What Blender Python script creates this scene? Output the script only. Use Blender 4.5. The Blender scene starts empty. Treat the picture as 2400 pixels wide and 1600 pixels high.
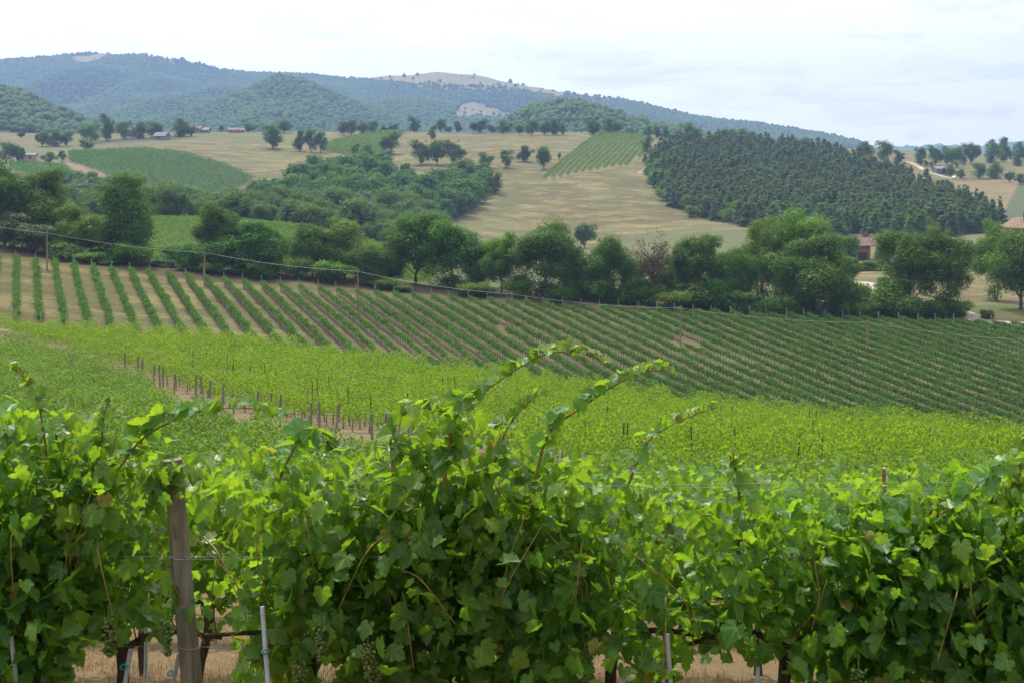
import bpy, math, random
import numpy as np
PI = math.pi
R = math.radians
scene = bpy.context.scene
COL = scene.collection

# ------------------------------------------------------------------ camera
F = 3267.0                 # focal length for a 2352 px wide picture
CU, HZ = 1176.0, 390.0     # picture centre column, eye-level row
cam_d = bpy.data.cameras.new('camera')
cam_d.sensor_width = 36.0
cam_d.lens = 36.0 * F / 2352.0
cam_d.shift_y = -(784.0 - HZ) / 2352.0
cam_d.clip_start = 0.05
cam_d.clip_end = 30000.0
cam = bpy.data.objects.new('camera', cam_d)
cam.location = (0, 0, 0)
cam.rotation_euler = (R(90), 0, 0)
COL.objects.link(cam)
scene.camera = cam

# ------------------------------------------------------------------ light
SUN_EL, SUN_AZ = R(61), R(-28)          # azimuth from +Y towards +X
sun_dir = (math.sin(SUN_AZ) * math.cos(SUN_EL), math.cos(SUN_AZ) * math.cos(SUN_EL), math.sin(SUN_EL))
sd = bpy.data.lights.new('sun', 'SUN')
sd.energy = 4.8
sd.angle = R(1.5)
sd.color = (1.0, 0.95, 0.86)
so = bpy.data.objects.new('sun', sd)
so.rotation_euler = (PI / 2 - SUN_EL, 0, -SUN_AZ + PI)
COL.objects.link(so)
from mathutils import Vector
so.rotation_euler = Vector(sun_dir).to_track_quat('Z', 'Y').to_euler()

scene.view_settings.view_transform = 'Standard'
scene.view_settings.look = 'None'
scene.view_settings.exposure = 0.06
scene.view_settings.gamma = 1.0
scene.cycles.max_bounces = 6
scene.cycles.diffuse_bounces = 4
scene.cycles.glossy_bounces = 2
scene.cycles.transmission_bounces = 4
scene.cycles.volume_bounces = 0
scene.cycles.use_denoising = True
scene.cycles.denoising_prefilter = 'NONE'
scene.cycles.sample_clamp_indirect = 6.0
scene.cycles.sample_clamp_direct = 12.0

world = bpy.data.worlds.new("World")
scene.world = world
world.use_nodes = True
wt = world.node_tree
for n in list(wt.nodes):
    wt.nodes.remove(n)


class NT:
    """tiny helper for node trees"""
    def __init__(s, t):
        s.t = t

    def n(s, typ, ins=None, **props):
        nd = s.t.nodes.new(typ)
        for k, v in props.items():
            setattr(nd, k, v)
        for k, v in (ins or {}).items():
            s.set(nd, k, v)
        return nd

    def set(s, nd, k, v):
        sock = nd.inputs[k]
        if hasattr(v, 'is_output') or isinstance(v, bpy.types.NodeSocket):
            s.t.links.new(v, sock)
        else:
            sock.default_value = v

    def math(s, op, a, b=None, c=None, clamp=False):
        nd = s.t.nodes.new('ShaderNodeMath')
        nd.operation = op
        nd.use_clamp = clamp
        for i, v in enumerate((a, b, c)):
            if v is not None:
                s.set(nd, i, v)
        return nd.outputs[0]

    def mix(s, f, a, b, blend='MIX'):
        nd = s.t.nodes.new('ShaderNodeMix')
        nd.data_type = 'RGBA'
        nd.blend_type = blend
        s.set(nd, 0, f)
        s.set(nd, 6, a)
        s.set(nd, 7, b)
        return nd.outputs[2]

    def ramp(s, f, lo, hi):
        nd = s.t.nodes.new('ShaderNodeMapRange')
        nd.interpolation_type = 'SMOOTHSTEP'
        s.set(nd, 0, f)
        nd.inputs[1].default_value = lo
        nd.inputs[2].default_value = hi
        return nd.outputs[0]

    def noise(s, vec, scale, detail=4.0, rough=0.55, dist=0.0):
        nd = s.n('ShaderNodeTexNoise', {'Scale': scale, 'Detail': detail, 'Roughness': rough, 'Distortion': dist})
        if vec is not None:
            s.set(nd, 'Vector', vec)
        return nd.outputs['Fac']


def c4(c):
    return (c[0], c[1], c[2], 1.0)


w = NT(wt)
tc = w.n('ShaderNodeTexCoord')
sky = w.n('ShaderNodeTexSky', sky_type='NISHITA', sun_disc=False, sun_elevation=SUN_EL, sun_rotation=SUN_AZ,
          air_density=1.2, dust_density=2.0)
sep = w.n('ShaderNodeSeparateXYZ', {0: tc.outputs['Generated']})
zc = w.math('ADD', w.math('MAXIMUM', sep.outputs[2], 0.0), 0.16)
px = w.math('DIVIDE', sep.outputs[0], zc)
py = w.math('DIVIDE', sep.outputs[1], zc)
cmb = w.n('ShaderNodeCombineXYZ', {0: px, 1: py, 2: 0.0})
n1 = w.noise(cmb.outputs[0], 1.9, 7.0, 0.6, 0.3)
n2 = w.noise(cmb.outputs[0], 0.35, 3.0, 0.5, 0.0)
dots = w.n('ShaderNodeVectorMath', {0: tc.outputs['Generated'], 1: sun_dir}, operation='DOT_PRODUCT').outputs['Value']
glow = w.ramp(dots, -0.2, 1.0)
# thin spots of the veil where the blue behind it shows, fewer towards the sun
thin = w.ramp(w.math('ADD', w.math('ADD', w.math('MULTIPLY', n1, 0.65), w.math('MULTIPLY', n2, 0.45)),
                     w.math('MULTIPLY', w.math('SUBTRACT', px, 0.3), 0.040)), 0.56, 0.84)
skyc = w.mix(1.0, sky.outputs[0], (0.115, 0.115, 0.115, 1), 'MULTIPLY')
cloud_l = w.math('ADD', w.math('MULTIPLY', glow, 1.5), 0.72)
low = w.ramp(sep.outputs[2], 0.06, 0.32)            # the veil is denser and dimmer low down
puff = w.ramp(w.noise(cmb.outputs[0], 2.6, 7.0, 0.62, 0.4), 0.47, 0.66)
cloud_l = w.math('MULTIPLY', cloud_l, w.math('ADD', 0.79, w.math('MULTIPLY', low, 0.27)))
cloud_l = w.math('MULTIPLY', cloud_l, w.math('SUBTRACT', 1.0, w.math('MULTIPLY', puff, 0.13)))
cloud = w.n('ShaderNodeCombineXYZ', {0: cloud_l, 1: cloud_l, 2: w.math('MULTIPLY', cloud_l, 0.985)}).outputs[0]
skyb = w.mix(0.62, cloud, w.mix(1.0, skyc, (1.06, 1.06, 1.04, 1), 'MULTIPLY'))
final = w.mix(thin, cloud, skyb)
bg = w.n('ShaderNodeBackground', {'Color': final, 'Strength': 1.0})
wo = w.n('ShaderNodeOutputWorld', {'Surface': bg.outputs[0]})

# ------------------------------------------------------------------ terrain
UC = [-700, 0, 600, 1176, 1800, 2352, 3050]
NEAR_D = [-60, 0, 6.5, 9.2, 12, 20, 30, 45]
NEAR_Z = [0.0, -1.6, -3.0, -3.62, -4.25, -6.0, -8.0, -10.6]
MID_D = [60, 75, 95, 110, 130, 150]
MID_Z = {
    -700: [-12.0, -13.0, -14.4, -15.4, -16.2, -16.8],
    0: [-12.3, -13.7, -15.3, -16.4, -17.4, -18.0],
    600: [-12.5, -14.2, -16.3, -17.4, -18.3, -19.0],
    1176: [-12.6, -14.8, -16.8, -18.1, -19.7, -24.2],
    1800: [-12.9, -15.4, -18.3, -20.2, -23.5, -26.8],
    2352: [-13.2, -15.9, -19.2, -21.3, -25.5, -28.6],
    3050: [-13.4, -16.2, -19.8, -22.3, -26.5, -29.6],
}
FAR_D = [260, 310, 360, 430, 500, 560, 620, 700, 800, 900, 1000, 1300]
FAR_V = {
    -700: [580, 545, 515, 520, 500, 470, 440, 395, 350, 322, 310, 316],
    0: [585, 545, 512, 520, 500, 470, 435, 385, 345, 320, 306, 315],
    200: [595, 550, 510, 520, 500, 470, 435, 385, 345, 320, 304, 315],
    450: [605, 555, 508, 525, 505, 478, 450, 395, 340, 312, 306, 318],
    700: [620, 575, 525, 540, 510, 470, 432, 385, 345, 318, 305, 320],
    900: [645, 610, 575, 560, 530, 490, 450, 400, 350, 318, 302, 320],
    1176: [680, 655, 630, 595, 560, 520, 470, 405, 350, 318, 305, 325],
    1400: [690, 670, 645, 605, 572, 525, 470, 405, 355, 320, 306, 325],
    1600: [695, 665, 635, 590, 550, 520, 480, 425, 370, 335, 322, 330],
    1800: [690, 650, 615, 570, 545, 515, 475, 425, 375, 342, 334, 335],
    2000: [680, 628, 594, 562, 545, 515, 475, 428, 388, 366, 356, 345],
    2200: [690, 640, 600, 570, 545, 512, 480, 445, 415, 388, 374, 352],
    2400: [700, 650, 605, 570, 540, 505, 475, 445, 420, 392, 378, 355],
    3050: [700, 650, 605, 570, 540, 505, 475, 445, 420, 392, 378, 355],
}


def v2z(X, Y):
    Xc = np.clip(X, -130, 130)
    return -21.3 - 0.0686 * Xc + 0.000337 * Xc * Xc + (0.06 + 0.0002 * Xc) * (Y - 217)


GU = np.arange(-700, 3051, 25.0)
GD = np.concatenate([np.arange(-60, 60, 1.0), 60 * np.exp(np.arange(0, 1.0001, 1 / 360.0) * math.log(1320 / 60.0))])


def build_table():
    T = np.zeros((len(GU), len(GD)))
    fk = sorted(FAR_V)
    for i, u in enumerate(GU):
        D, Z = list(NEAR_D), list(NEAR_Z)
        for j, d in enumerate(MID_D):
            if d == 150 and u < 1176:
                pass
            D.append(d)
            Z.append(float(np.interp(u, UC, [MID_Z[k][j] for k in UC])))
        for d in (165, 180, 195, 210, 222, 236):
            D.append(d)
            Z.append(float(v2z((u - CU) / F * d, d)))
        for j, d in enumerate(FAR_D):
            v = float(np.interp(u, fk, [FAR_V[k][j] for k in fk]))
            D.append(d)
            Z.append((HZ - v) / F * d)
        D = np.array(D, float)
        Z = np.array(Z)
        # monotone cubic (Fritsch-Carlson)
        h = np.diff(D)
        s = np.diff(Z) / h
        m = np.zeros(len(D))
        m[1:-1] = np.where(s[:-1] * s[1:] > 0, 2 * s[:-1] * s[1:] / (s[:-1] + s[1:] + 1e-12), 0)
        m[0], m[-1] = s[0], s[-1]
        k = np.clip(np.searchsorted(D, GD) - 1, 0, len(D) - 2)
        t = (np.clip(GD, D[0], D[-1]) - D[k]) / h[k]
        T[i] = ((2 * t**3 - 3 * t**2 + 1) * Z[k] + (t**3 - 2 * t**2 + t) * h[k] * m[k]
                + (-2 * t**3 + 3 * t**2) * Z[k + 1] + (t**3 - t**2) * h[k] * m[k + 1])
    # soften along U
    ker = np.exp(-0.5 * (np.arange(-6, 7) / 2.6) ** 2)
    ker /= ker.sum()
    P = np.pad(T, ((6, 6), (0, 0)), mode='edge')
    T = sum(ker[a] * P[a:a + len(GU)] for a in range(13))
    return T


TAB = build_table()


def hgt(x, y):
    x = np.asarray(x, float)
    y = np.asarray(y, float)
    u = CU + F * x / np.maximum(y, 30.0)
    fi = np.clip((u - GU[0]) / 25.0, 0, len(GU) - 1.001)
    i = fi.astype(int)
    a = fi - i
    yy = np.clip(y, GD[0], GD[-1])
    j = np.clip(np.searchsorted(GD, yy) - 1, 0, len(GD) - 2)
    b = (yy - GD[j]) / (GD[j + 1] - GD[j])
    z = ((TAB[i, j] * (1 - b) + TAB[i, j + 1] * b) * (1 - a) + (TAB[i + 1, j] * (1 - b) + TAB[i + 1, j + 1] * b) * a)
    amp = np.clip((y - 100) / 400.0, 0, 1)
    z = z + amp * (0.7 * np.sin(x * 0.023 + 1.3 * np.sin(y * 0.010)) + 0.12 * np.sin(x * 0.07 + y * 0.05))
    return z


def h1(x, y):
    return float(hgt(np.array([x]), np.array([y]))[0])


def hit(U, V, d0=60.0, d1=1250.0):
    """ground point seen at a picture position (first crossing beyond d0)"""
    D = np.arange(d0, d1, 0.5)
    X = (U - CU) / F * D
    vv = HZ - F * hgt(X, D) / D
    ok = np.nonzero(vv <= V)[0]
    k = ok[0] if len(ok) else int(np.argmin(np.abs(vv - V)))
    return float(X[k]), float(D[k])


# ------------------------------------------------------------------ object helpers
def tag(o, label=None, cat=None, group=None, kind=None):
    if label:
        o['label'] = label
    if cat:
        o['category'] = cat
    if group:
        o['group'] = group
    if kind:
        o['kind'] = kind
    return o


def empty(name, loc, rz=0.0, sc=None):
    o = bpy.data.objects.new(name, None)
    o.location = loc
    o.rotation_euler = (0, 0, rz)
    if sc:
        o.scale = sc
    o.empty_display_size = 0.3
    COL.objects.link(o)
    return o


def mesh_data(name, parts, mats, smooth=True):
    """parts: list of (V, F, material index, tint or None); F is an (n,3) or (n,4) array"""
    vs, ls, sizes, mi, tint = [], [], [], [], []
    off = 0
    for V, Fc, m, t in parts:
        V = np.asarray(V, np.float32).reshape(-1, 3)
        Fc = np.asarray(Fc, np.int32)
        vs.append(V)
        ls.append((Fc + off).reshape(-1))
        sizes.append(np.full(len(Fc), Fc.shape[1], np.int32))
        mi.append(np.full(len(Fc), m, np.int32))
        tint.append(np.full(len(V), 0.5, np.float32) if t is None else np.broadcast_to(np.asarray(t, np.float32), (len(V),)))
        off += len(V)
    vs = np.concatenate(vs)
    ls = np.concatenate(ls)
    sizes = np.concatenate(sizes)
    mi = np.concatenate(mi)
    tint = np.concatenate(tint)
    me = bpy.data.meshes.new(name)
    me.vertices.add(len(vs))
    me.vertices.foreach_set('co', vs.reshape(-1))
    me.loops.add(len(ls))
    me.loops.foreach_set('vertex_index', ls)
    me.polygons.add(len(sizes))
    st = np.zeros(len(sizes), np.int32)
    st[1:] = np.cumsum(sizes)[:-1]
    me.polygons.foreach_set('loop_start', st)
    me.polygons.foreach_set('loop_total', sizes)
    me.polygons.foreach_set('material_index', mi)
    me.polygons.foreach_set('use_smooth', np.full(len(sizes), bool(smooth)))
    at = me.attributes.new('tint', 'FLOAT', 'POINT')
    at.data.foreach_set('value', np.ascontiguousarray(tint, np.float32))
    for m in (mats if isinstance(mats, (list, tuple)) else [mats]):
        me.materials.append(m)
    me.update(calc_edges=True)
    me.validate()
    return me


def obj(name, me, parent=None, loc=None):
    o = bpy.data.objects.new(name, me)
    COL.objects.link(o)
    if parent is not None:
        o.parent = parent
    if loc is not None:
        o.location = loc
    return o


KIDS = {}


def child(name, me, parent):
    o = obj(name, me, parent)
    KIDS.setdefault(parent.name, []).append(o)
    return o


def norm(v):
    return v / (np.linalg.norm(v, axis=-1, keepdims=True) + 1e-9)


def cards(rng, P, N, size, tint=None, asp=0.62, fold=0.22):
    """one small folded leaf-shaped quad per point"""
    n = len(P)
    size = np.broadcast_to(np.asarray(size, float), (n,))
    N = norm(N)
    A = norm(np.cross(N, norm(rng.normal(size=(n, 3)))))
    B = np.cross(N, A)
    s = size[:, None]
    k = (asp * (0.75 + 0.5 * rng.random(n)))[:, None]
    f = fold * (rng.random(n) - 0.3)[:, None]
    V = np.stack([P - A * s * 0.5, P + B * s * k * 0.5 + N * s * f, P + A * s * 0.5, P - B * s * k * 0.5 + N * s * f], 1).reshape(-1, 3)
    Fc = np.arange(n * 4).reshape(n, 4)
    t = rng.random(n) if tint is None else tint
    return V, Fc, np.repeat(t, 4)


def tube(pts, rad, sides=7, cap=True):
    pts = np.asarray(pts, float)
    n = len(pts)
    rad = np.broadcast_to(np.asarray(rad, float), (n,))
    tg = norm(np.gradient(pts, axis=0))
    ref = np.array([0.31, 0.2, 0.93]) if abs(tg[0][2]) < 0.9 else np.array([0.9, 0.3, 0.1])
    a = norm(np.cross(tg, ref))
    b = np.cross(tg, a)
    th = np.linspace(0, 2 * PI, sides, endpoint=False)
    V = (pts[:, None] + rad[:, None, None] * (np.cos(th)[None, :, None] * a[:, None] + np.sin(th)[None, :, None] * b[:, None])).reshape(-1, 3)
    Fc = []
    for i in range(n - 1):
        for j in range(sides):
            k = (j + 1) % sides
            Fc.append((i * sides + j, i * sides + k, (i + 1) * sides + k, (i + 1) * sides + j))
    if cap:
        V = np.vstack([V, pts[0], pts[-1]])
        for j in range(sides):
            k = (j + 1) % sides
            Fc.append((n * sides, k, j, j))
            Fc.append((n * sides + 1, (n - 1) * sides + j, (n - 1) * sides + k, (n - 1) * sides + k))
        q = [f for f in Fc if f[2] != f[3]]
        t = [f[:3] for f in Fc if f[2] == f[3]]
        return V, np.array(q), np.array(t)
    return V, np.array(Fc), None


def tube_parts(pts, rad, sides=7, m=0, tint=None):
    V, q, t = tube(pts, rad, sides, True)
    out = [(V, q, m, tint)]
    out.append((V, t, m, tint))
    return out


def bez(p, n=14):
    p = np.asarray(p, float)
    if len(p) == 2:
        t = np.linspace(0, 1, n)[:, None]
        return p[0] * (1 - t) + p[1] * t
    # catmull-rom
    q = np.vstack([2 * p[0] - p[1], p, 2 * p[-1] - p[-2]])
    out = []
    for i in range(1, len(q) - 2):
        for t in np.linspace(0, 1, max(3, n // (len(p) - 1)), endpoint=(i == len(q) - 3)):
            out.append(0.5 * ((2 * q[i]) + (-q[i - 1] + q[i + 1]) * t + (2 * q[i - 1] - 5 * q[i] + 4 * q[i + 1] - q[i + 2]) * t**2
                              + (-q[i - 1] + 3 * q[i] - 3 * q[i + 1] + q[i + 2]) * t**3))
    return np.array(out)


def box(c, s, rz=0.0):
    c = np.asarray(c, float)
    s = np.asarray(s, float) / 2
    V = np.array([[x, y, z] for z in (-1, 1) for y in (-1, 1) for x in (-1, 1)]) * s
    ca, sa = math.cos(rz), math.sin(rz)
    V = np.stack([V[:, 0] * ca - V[:, 1] * sa, V[:, 0] * sa + V[:, 1] * ca, V[:, 2]], 1) + c
    Fc = np.array([[0, 2, 3, 1], [4, 5, 7, 6], [0, 1, 5, 4], [2, 6, 7, 3], [0, 4, 6, 2], [1, 3, 7, 5]])
    return V, Fc


def in_poly(x, y, poly):
    x = np.asarray(x, float)
    y = np.asarray(y, float)
    c = np.zeros(x.shape, bool)
    n = len(poly)
    for i in range(n):
        x0, y0 = poly[i]
        x1, y1 = poly[(i + 1) % n]
        if y0 == y1:
            continue
        k = ((y0 > y) != (y1 > y)) & (x < (x1 - x0) * (y - y0) / (y1 - y0) + x0)
        c ^= k
    return c


ORD = ['first', 'second', 'third', 'fourth', 'fifth', 'sixth', 'seventh', 'eighth', 'ninth', 'tenth', 'eleventh', 'twelfth',
       'thirteenth', 'fourteenth', 'fifteenth', 'sixteenth', 'seventeenth', 'eighteenth', 'nineteenth', 'twentieth']
TENS = {2: 'twenty', 3: 'thirty', 4: 'forty', 5: 'fifty', 6: 'sixty', 7: 'seventy'}
TENTH = {3: 'thirtieth', 4: 'fortieth', 5: 'fiftieth', 6: 'sixtieth', 7: 'seventieth'}


def nth(i):
    if i < 20:
        return ORD[i]
    k = i + 1
    return TENTH[k // 10] if k % 10 == 0 else TENS[k // 10] + '-' + ORD[k % 10 - 1]


# ------------------------------------------------------------------ materials
def new_mat(name):
    m = bpy.data.materials.new(name)
    m.use_nodes = True
    t = m.node_tree
    for n in list(t.nodes):
        t.nodes.remove(n)
    return m, NT(t)


def leaf_mat(name, dark, light, trans, tmix=0.4, rough=0.5, spec=0.4, obj_var=0.25, noise_scale=None, veins=False):
    m, g = new_mat(name)
    at = g.n('ShaderNodeAttribute', attribute_name='tint')
    oi = g.n('ShaderNodeObjectInfo')
    f = at.outputs['Fac']
    if noise_scale:
        geo = g.n('ShaderNodeNewGeometry')
        ns = g.noise(geo.outputs['Position'], noise_scale, 3.0, 0.6)
        f = g.math('ADD', g.math('MULTIPLY', f, 0.55), g.math('MULTIPLY', g.ramp(ns, 0.3, 0.7), 0.45))
    col = g.mix(f, c4(dark), c4(light))
    tcol = g.mix(f, c4([x * 0.75 for x in trans]), c4(trans))
    hv = g.n('ShaderNodeHueSaturation', {'Hue': g.math('ADD', 0.5, g.math('MULTIPLY', g.math('SUBTRACT', oi.outputs['Random'], 0.5), 0.05)),
                                         'Saturation': 1.0,
                                         'Value': g.math('ADD', 1.0 - obj_var / 2, g.math('MULTIPLY', oi.outputs['Random'], obj_var)), 'Color': col})
    col = hv.outputs[0]
    if veins:
        uv = g.n('ShaderNodeUVMap', uv_map='leaf')
        sp = g.n('ShaderNodeSeparateXYZ', {0: uv.outputs[0]})
        x, y = g.math('ABSOLUTE', sp.outputs[0]), sp.outputs[1]
        best = None
        for a in (0.0, 48.0, 100.0):
            # distance from the ray at angle a (from +y)
            sx, sy = math.sin(R(a)), math.cos(R(a))
            d = g.math('ABSOLUTE', g.math('SUBTRACT', g.math('MULTIPLY', x, sy), g.math('MULTIPLY', y, sx)))
            al = g.math('ADD', g.math('MULTIPLY', x, sx), g.math('MULTIPLY', y, sy))
            d = g.math('ADD', d, g.math('MULTIPLY', g.math('LESS_THAN', al, 0.0), 1.0))
            best = d if best is None else g.math('MINIMUM', best, d)
        vm = g.math('SUBTRACT', 1.0, g.ramp(best, 0.006, 0.026))
        col = g.mix(g.math('MULTIPLY', vm, 0.55), col, (0.24, 0.30, 0.09, 1))
        tcol = g.mix(g.math('MULTIPLY', vm, 0.4), tcol, (0.22, 0.30, 0.05, 1))
    pb = g.n('ShaderNodeBsdfPrincipled', {'Base Color': col, 'Roughness': rough, 'Specular IOR Level': spec})
    tr = g.n('ShaderNodeBsdfTranslucent', {'Color': tcol})
    mx = g.n('ShaderNodeMixShader', {0: tmix, 1: pb.outputs[0], 2: tr.outputs[0]})
    g.n('ShaderNodeOutputMaterial', {'Surface': mx.outputs[0]})
    return m


def rough_mat(name, a, b, scale=8.0, rough=0.85, stretch=(1, 1, 1), bump=0.3, bscale=None, coord='Object'):
    m, g = new_mat(name)
    tcn = g.n('ShaderNodeTexCoord')
    mp = g.n('ShaderNodeMapping', {'Vector': tcn.outputs[coord], 'Scale': stretch})
    n = g.noise(mp.outputs[0], scale, 6.0, 0.65)
    col = g.mix(g.ramp(n, 0.3, 0.72), c4(a), c4(b))
    bp = g.n('ShaderNodeBump', {'Strength': bump, 'Distance': 0.02, 'Height': g.noise(mp.outputs[0], bscale or scale * 2.5, 4.0)})
    pb = g.n('ShaderNodeBsdfPrincipled', {'Base Color': col, 'Roughness': rough, 'Normal': bp.outputs[0], 'Specular IOR Level': 0.2})
    g.n('ShaderNodeOutputMaterial', {'Surface': pb.outputs[0]})
    return m


M = {}
M['vine_near'] = leaf_mat('vine_leaf', (0.018, 0.086, 0.013), (0.055, 0.165, 0.022), (0.30, 0.54, 0.018), 0.48, 0.42, 0.36, 0.1, None, True)
M['vine_young'] = leaf_mat('young_vine_leaf', (0.05, 0.14, 0.014), (0.11, 0.21, 0.02), (0.33, 0.50, 0.02), 0.48, 0.4, 0.5, 0.1, None, True)
M['vine_old'] = leaf_mat('yellowed_vine_leaf', (0.13, 0.14, 0.02), (0.24, 0.20, 0.03), (0.45, 0.42, 0.03), 0.45, 0.45, 0.3, 0.1, None, True)
M['vine_bright'] = leaf_mat('bright_vine_leaf', (0.050, 0.112, 0.008), (0.108, 0.182, 0.013), (0.28, 0.45, 0.012), 0.5, 0.5, 0.08, 0.12, 0.35)
M['vine_mid'] = leaf_mat('mid_vine_leaf', (0.022, 0.080, 0.008), (0.078, 0.155, 0.015), (0.22, 0.38, 0.016), 0.44, 0.45, 0.2, 0.12, 0.5)
M['vine_striped'] = leaf_mat('striped_vine_leaf', (0.022, 0.082, 0.013), (0.058, 0.14, 0.02), (0.13, 0.26, 0.02), 0.4, 0.5, 0.1, 0.15, 0.35)
M['vine_hill'] = leaf_mat('hill_vine_leaf', (0.04, 0.105, 0.016), (0.085, 0.165, 0.026), (0.19, 0.32, 0.025), 0.4, 0.55, 0.1, 0.1, 0.1)
M['vine_dark'] = leaf_mat('dark_vine_leaf', (0.030, 0.112, 0.017), (0.062, 0.170, 0.024), (0.12, 0.28, 0.025), 0.35, 0.55, 0.1, 0.1, 0.1)
M['oak'] = leaf_mat('oak_leaf', (0.022, 0.074, 0.009), (0.092, 0.185, 0.014), (0.13, 0.26, 0.010), 0.30, 0.55, 0.1, 0.3)
M['oak_pale'] = leaf_mat('pale_oak_leaf', (0.042, 0.108, 0.010), (0.130, 0.225, 0.019), (0.20, 0.34, 0.014), 0.33, 0.55, 0.1, 0.3)
M['olive'] = leaf_mat('olive_leaf', (0.055, 0.090, 0.036), (0.125, 0.175, 0.078), (0.13, 0.18, 0.07), 0.3, 0.55, 0.1, 0.2)
M['wood_leaf'] = leaf_mat('woodland_leaf', (0.022, 0.070, 0.010), (0.080, 0.158, 0.020), (0.15, 0.25, 0.02), 0.38, 0.6, 0.1, 0.45)
M['pine'] = leaf_mat('pine_needle', (0.064, 0.120, 0.026), (0.118, 0.190, 0.040), (0.14, 0.21, 0.035), 0.30, 0.6, 0.1, 0.5)
M['dry_leaf'] = leaf_mat('dry_leaf', (0.055, 0.05, 0.025), (0.11, 0.10, 0.05), (0.12, 0.10, 0.04), 0.3, 0.7, 0.2, 0.2)
M['far_forest'] = leaf_mat('far_forest', (0.028, 0.064, 0.020), (0.068, 0.122, 0.034), (0.09, 0.15, 0.02), 0.15, 0.8, 0.1, 0.0, 0.004)
M['bark'] = rough_mat('bark', (0.06, 0.045, 0.032), (0.13, 0.10, 0.075), 6.0, 0.9, (1, 1, 0.25))
M['vine_bark'] = rough_mat('vine_bark', (0.025, 0.018, 0.013), (0.085, 0.06, 0.042), 40.0, 0.9, (1, 1, 0.15), 0.8)
M['cane'] = rough_mat('cane', (0.14, 0.085, 0.03), (0.26, 0.18, 0.06), 30.0, 0.55, (1, 1, 1), 0.1)
M['post'] = rough_mat('post_wood', (0.085, 0.078, 0.06), (0.235, 0.212, 0.168), 14.0, 0.85, (1, 1, 0.08), 0.6)
M['old_post'] = rough_mat('old_post_wood', (0.12, 0.11, 0.095), (0.23, 0.215, 0.19), 5.0, 0.9, (1, 1, 0.2))
M['pole'] = rough_mat('pole_wood', (0.17, 0.12, 0.08), (0.30, 0.23, 0.16), 3.0, 0.85, (1, 1, 0.1))
M['stake'] = rough_mat('dark_stake', (0.03, 0.024, 0.018), (0.07, 0.055, 0.042), 5.0, 0.9)
M['metal'] = rough_mat('galvanised_steel', (0.30, 0.32, 0.36), (0.42, 0.45, 0.50), 12.0, 0.45, (1, 1, 1), 0.05)
M['wire'] = rough_mat('wire_steel', (0.22, 0.23, 0.25), (0.34, 0.35, 0.37), 5.0, 0.4, (1, 1, 1), 0.0)
M['grape'] = leaf_mat('green_grape', (0.055, 0.10, 0.02), (0.11, 0.16, 0.04), (0.30, 0.36, 0.06), 0.25, 0.35, 0.5, 0.1)
M['trunks'] = rough_mat('row_trunk', (0.10, 0.085, 0.07), (0.22, 0.19, 0.16), 3.0, 0.9)
M['tie'] = rough_mat('tie_plastic', (0.01, 0.16, 0.14), (0.02, 0.22, 0.19), 3.0, 0.5)
M['tile'] = rough_mat('roof_tile', (0.12, 0.085, 0.065), (0.27, 0.20, 0.16), 2.2, 0.9, (1, 1, 1), 0.6)
M['terracotta'] = rough_mat('terracotta_tile', (0.14, 0.09, 0.065), (0.27, 0.19, 0.14), 2.2, 0.9, (1, 1, 1), 0.6)
M['brick'] = rough_mat('brick_wall', (0.15, 0.095, 0.07), (0.25, 0.18, 0.13), 3.0, 0.9)
M['plaster'] = rough_mat('plaster', (0.26, 0.21, 0.16), (0.34, 0.29, 0.235), 0.8, 0.9)
M['grey_plaster'] = rough_mat('grey_plaster', (0.15, 0.14, 0.135), (0.22, 0.21, 0.205), 0.8, 0.9)
M['dark'] = rough_mat('dark_opening', (0.012, 0.012, 0.014), (0.03, 0.028, 0.026), 2.0, 0.6)
M['road'] = rough_mat('dirt_road', (0.24, 0.20, 0.165), (0.36, 0.31, 0.26), 0.6, 0.95)
M['redsoil'] = rough_mat('bare_soil', (0.19, 0.125, 0.08), (0.28, 0.20, 0.135), 0.25, 0.95)
M['car'] = rough_mat('car_paint', (0.03, 0.035, 0.045), (0.04, 0.045, 0.055), 1.0, 0.3, (1, 1, 1), 0.0)
M['glass'] = rough_mat('car_glass', (0.30, 0.34, 0.38), (0.36, 0.40, 0.44), 1.0, 0.1, (1, 1, 1), 0.0)
M['white_car'] = rough_mat('white_paint', (0.7, 0.7, 0.7), (0.78, 0.78, 0.78), 1.0, 0.4, (1, 1, 1), 0.0)
M['orange'] = rough_mat('orange_plastic', (0.55, 0.13, 0.04), (0.65, 0.2, 0.07), 1.0, 0.6, (1, 1, 1), 0.0)


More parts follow.
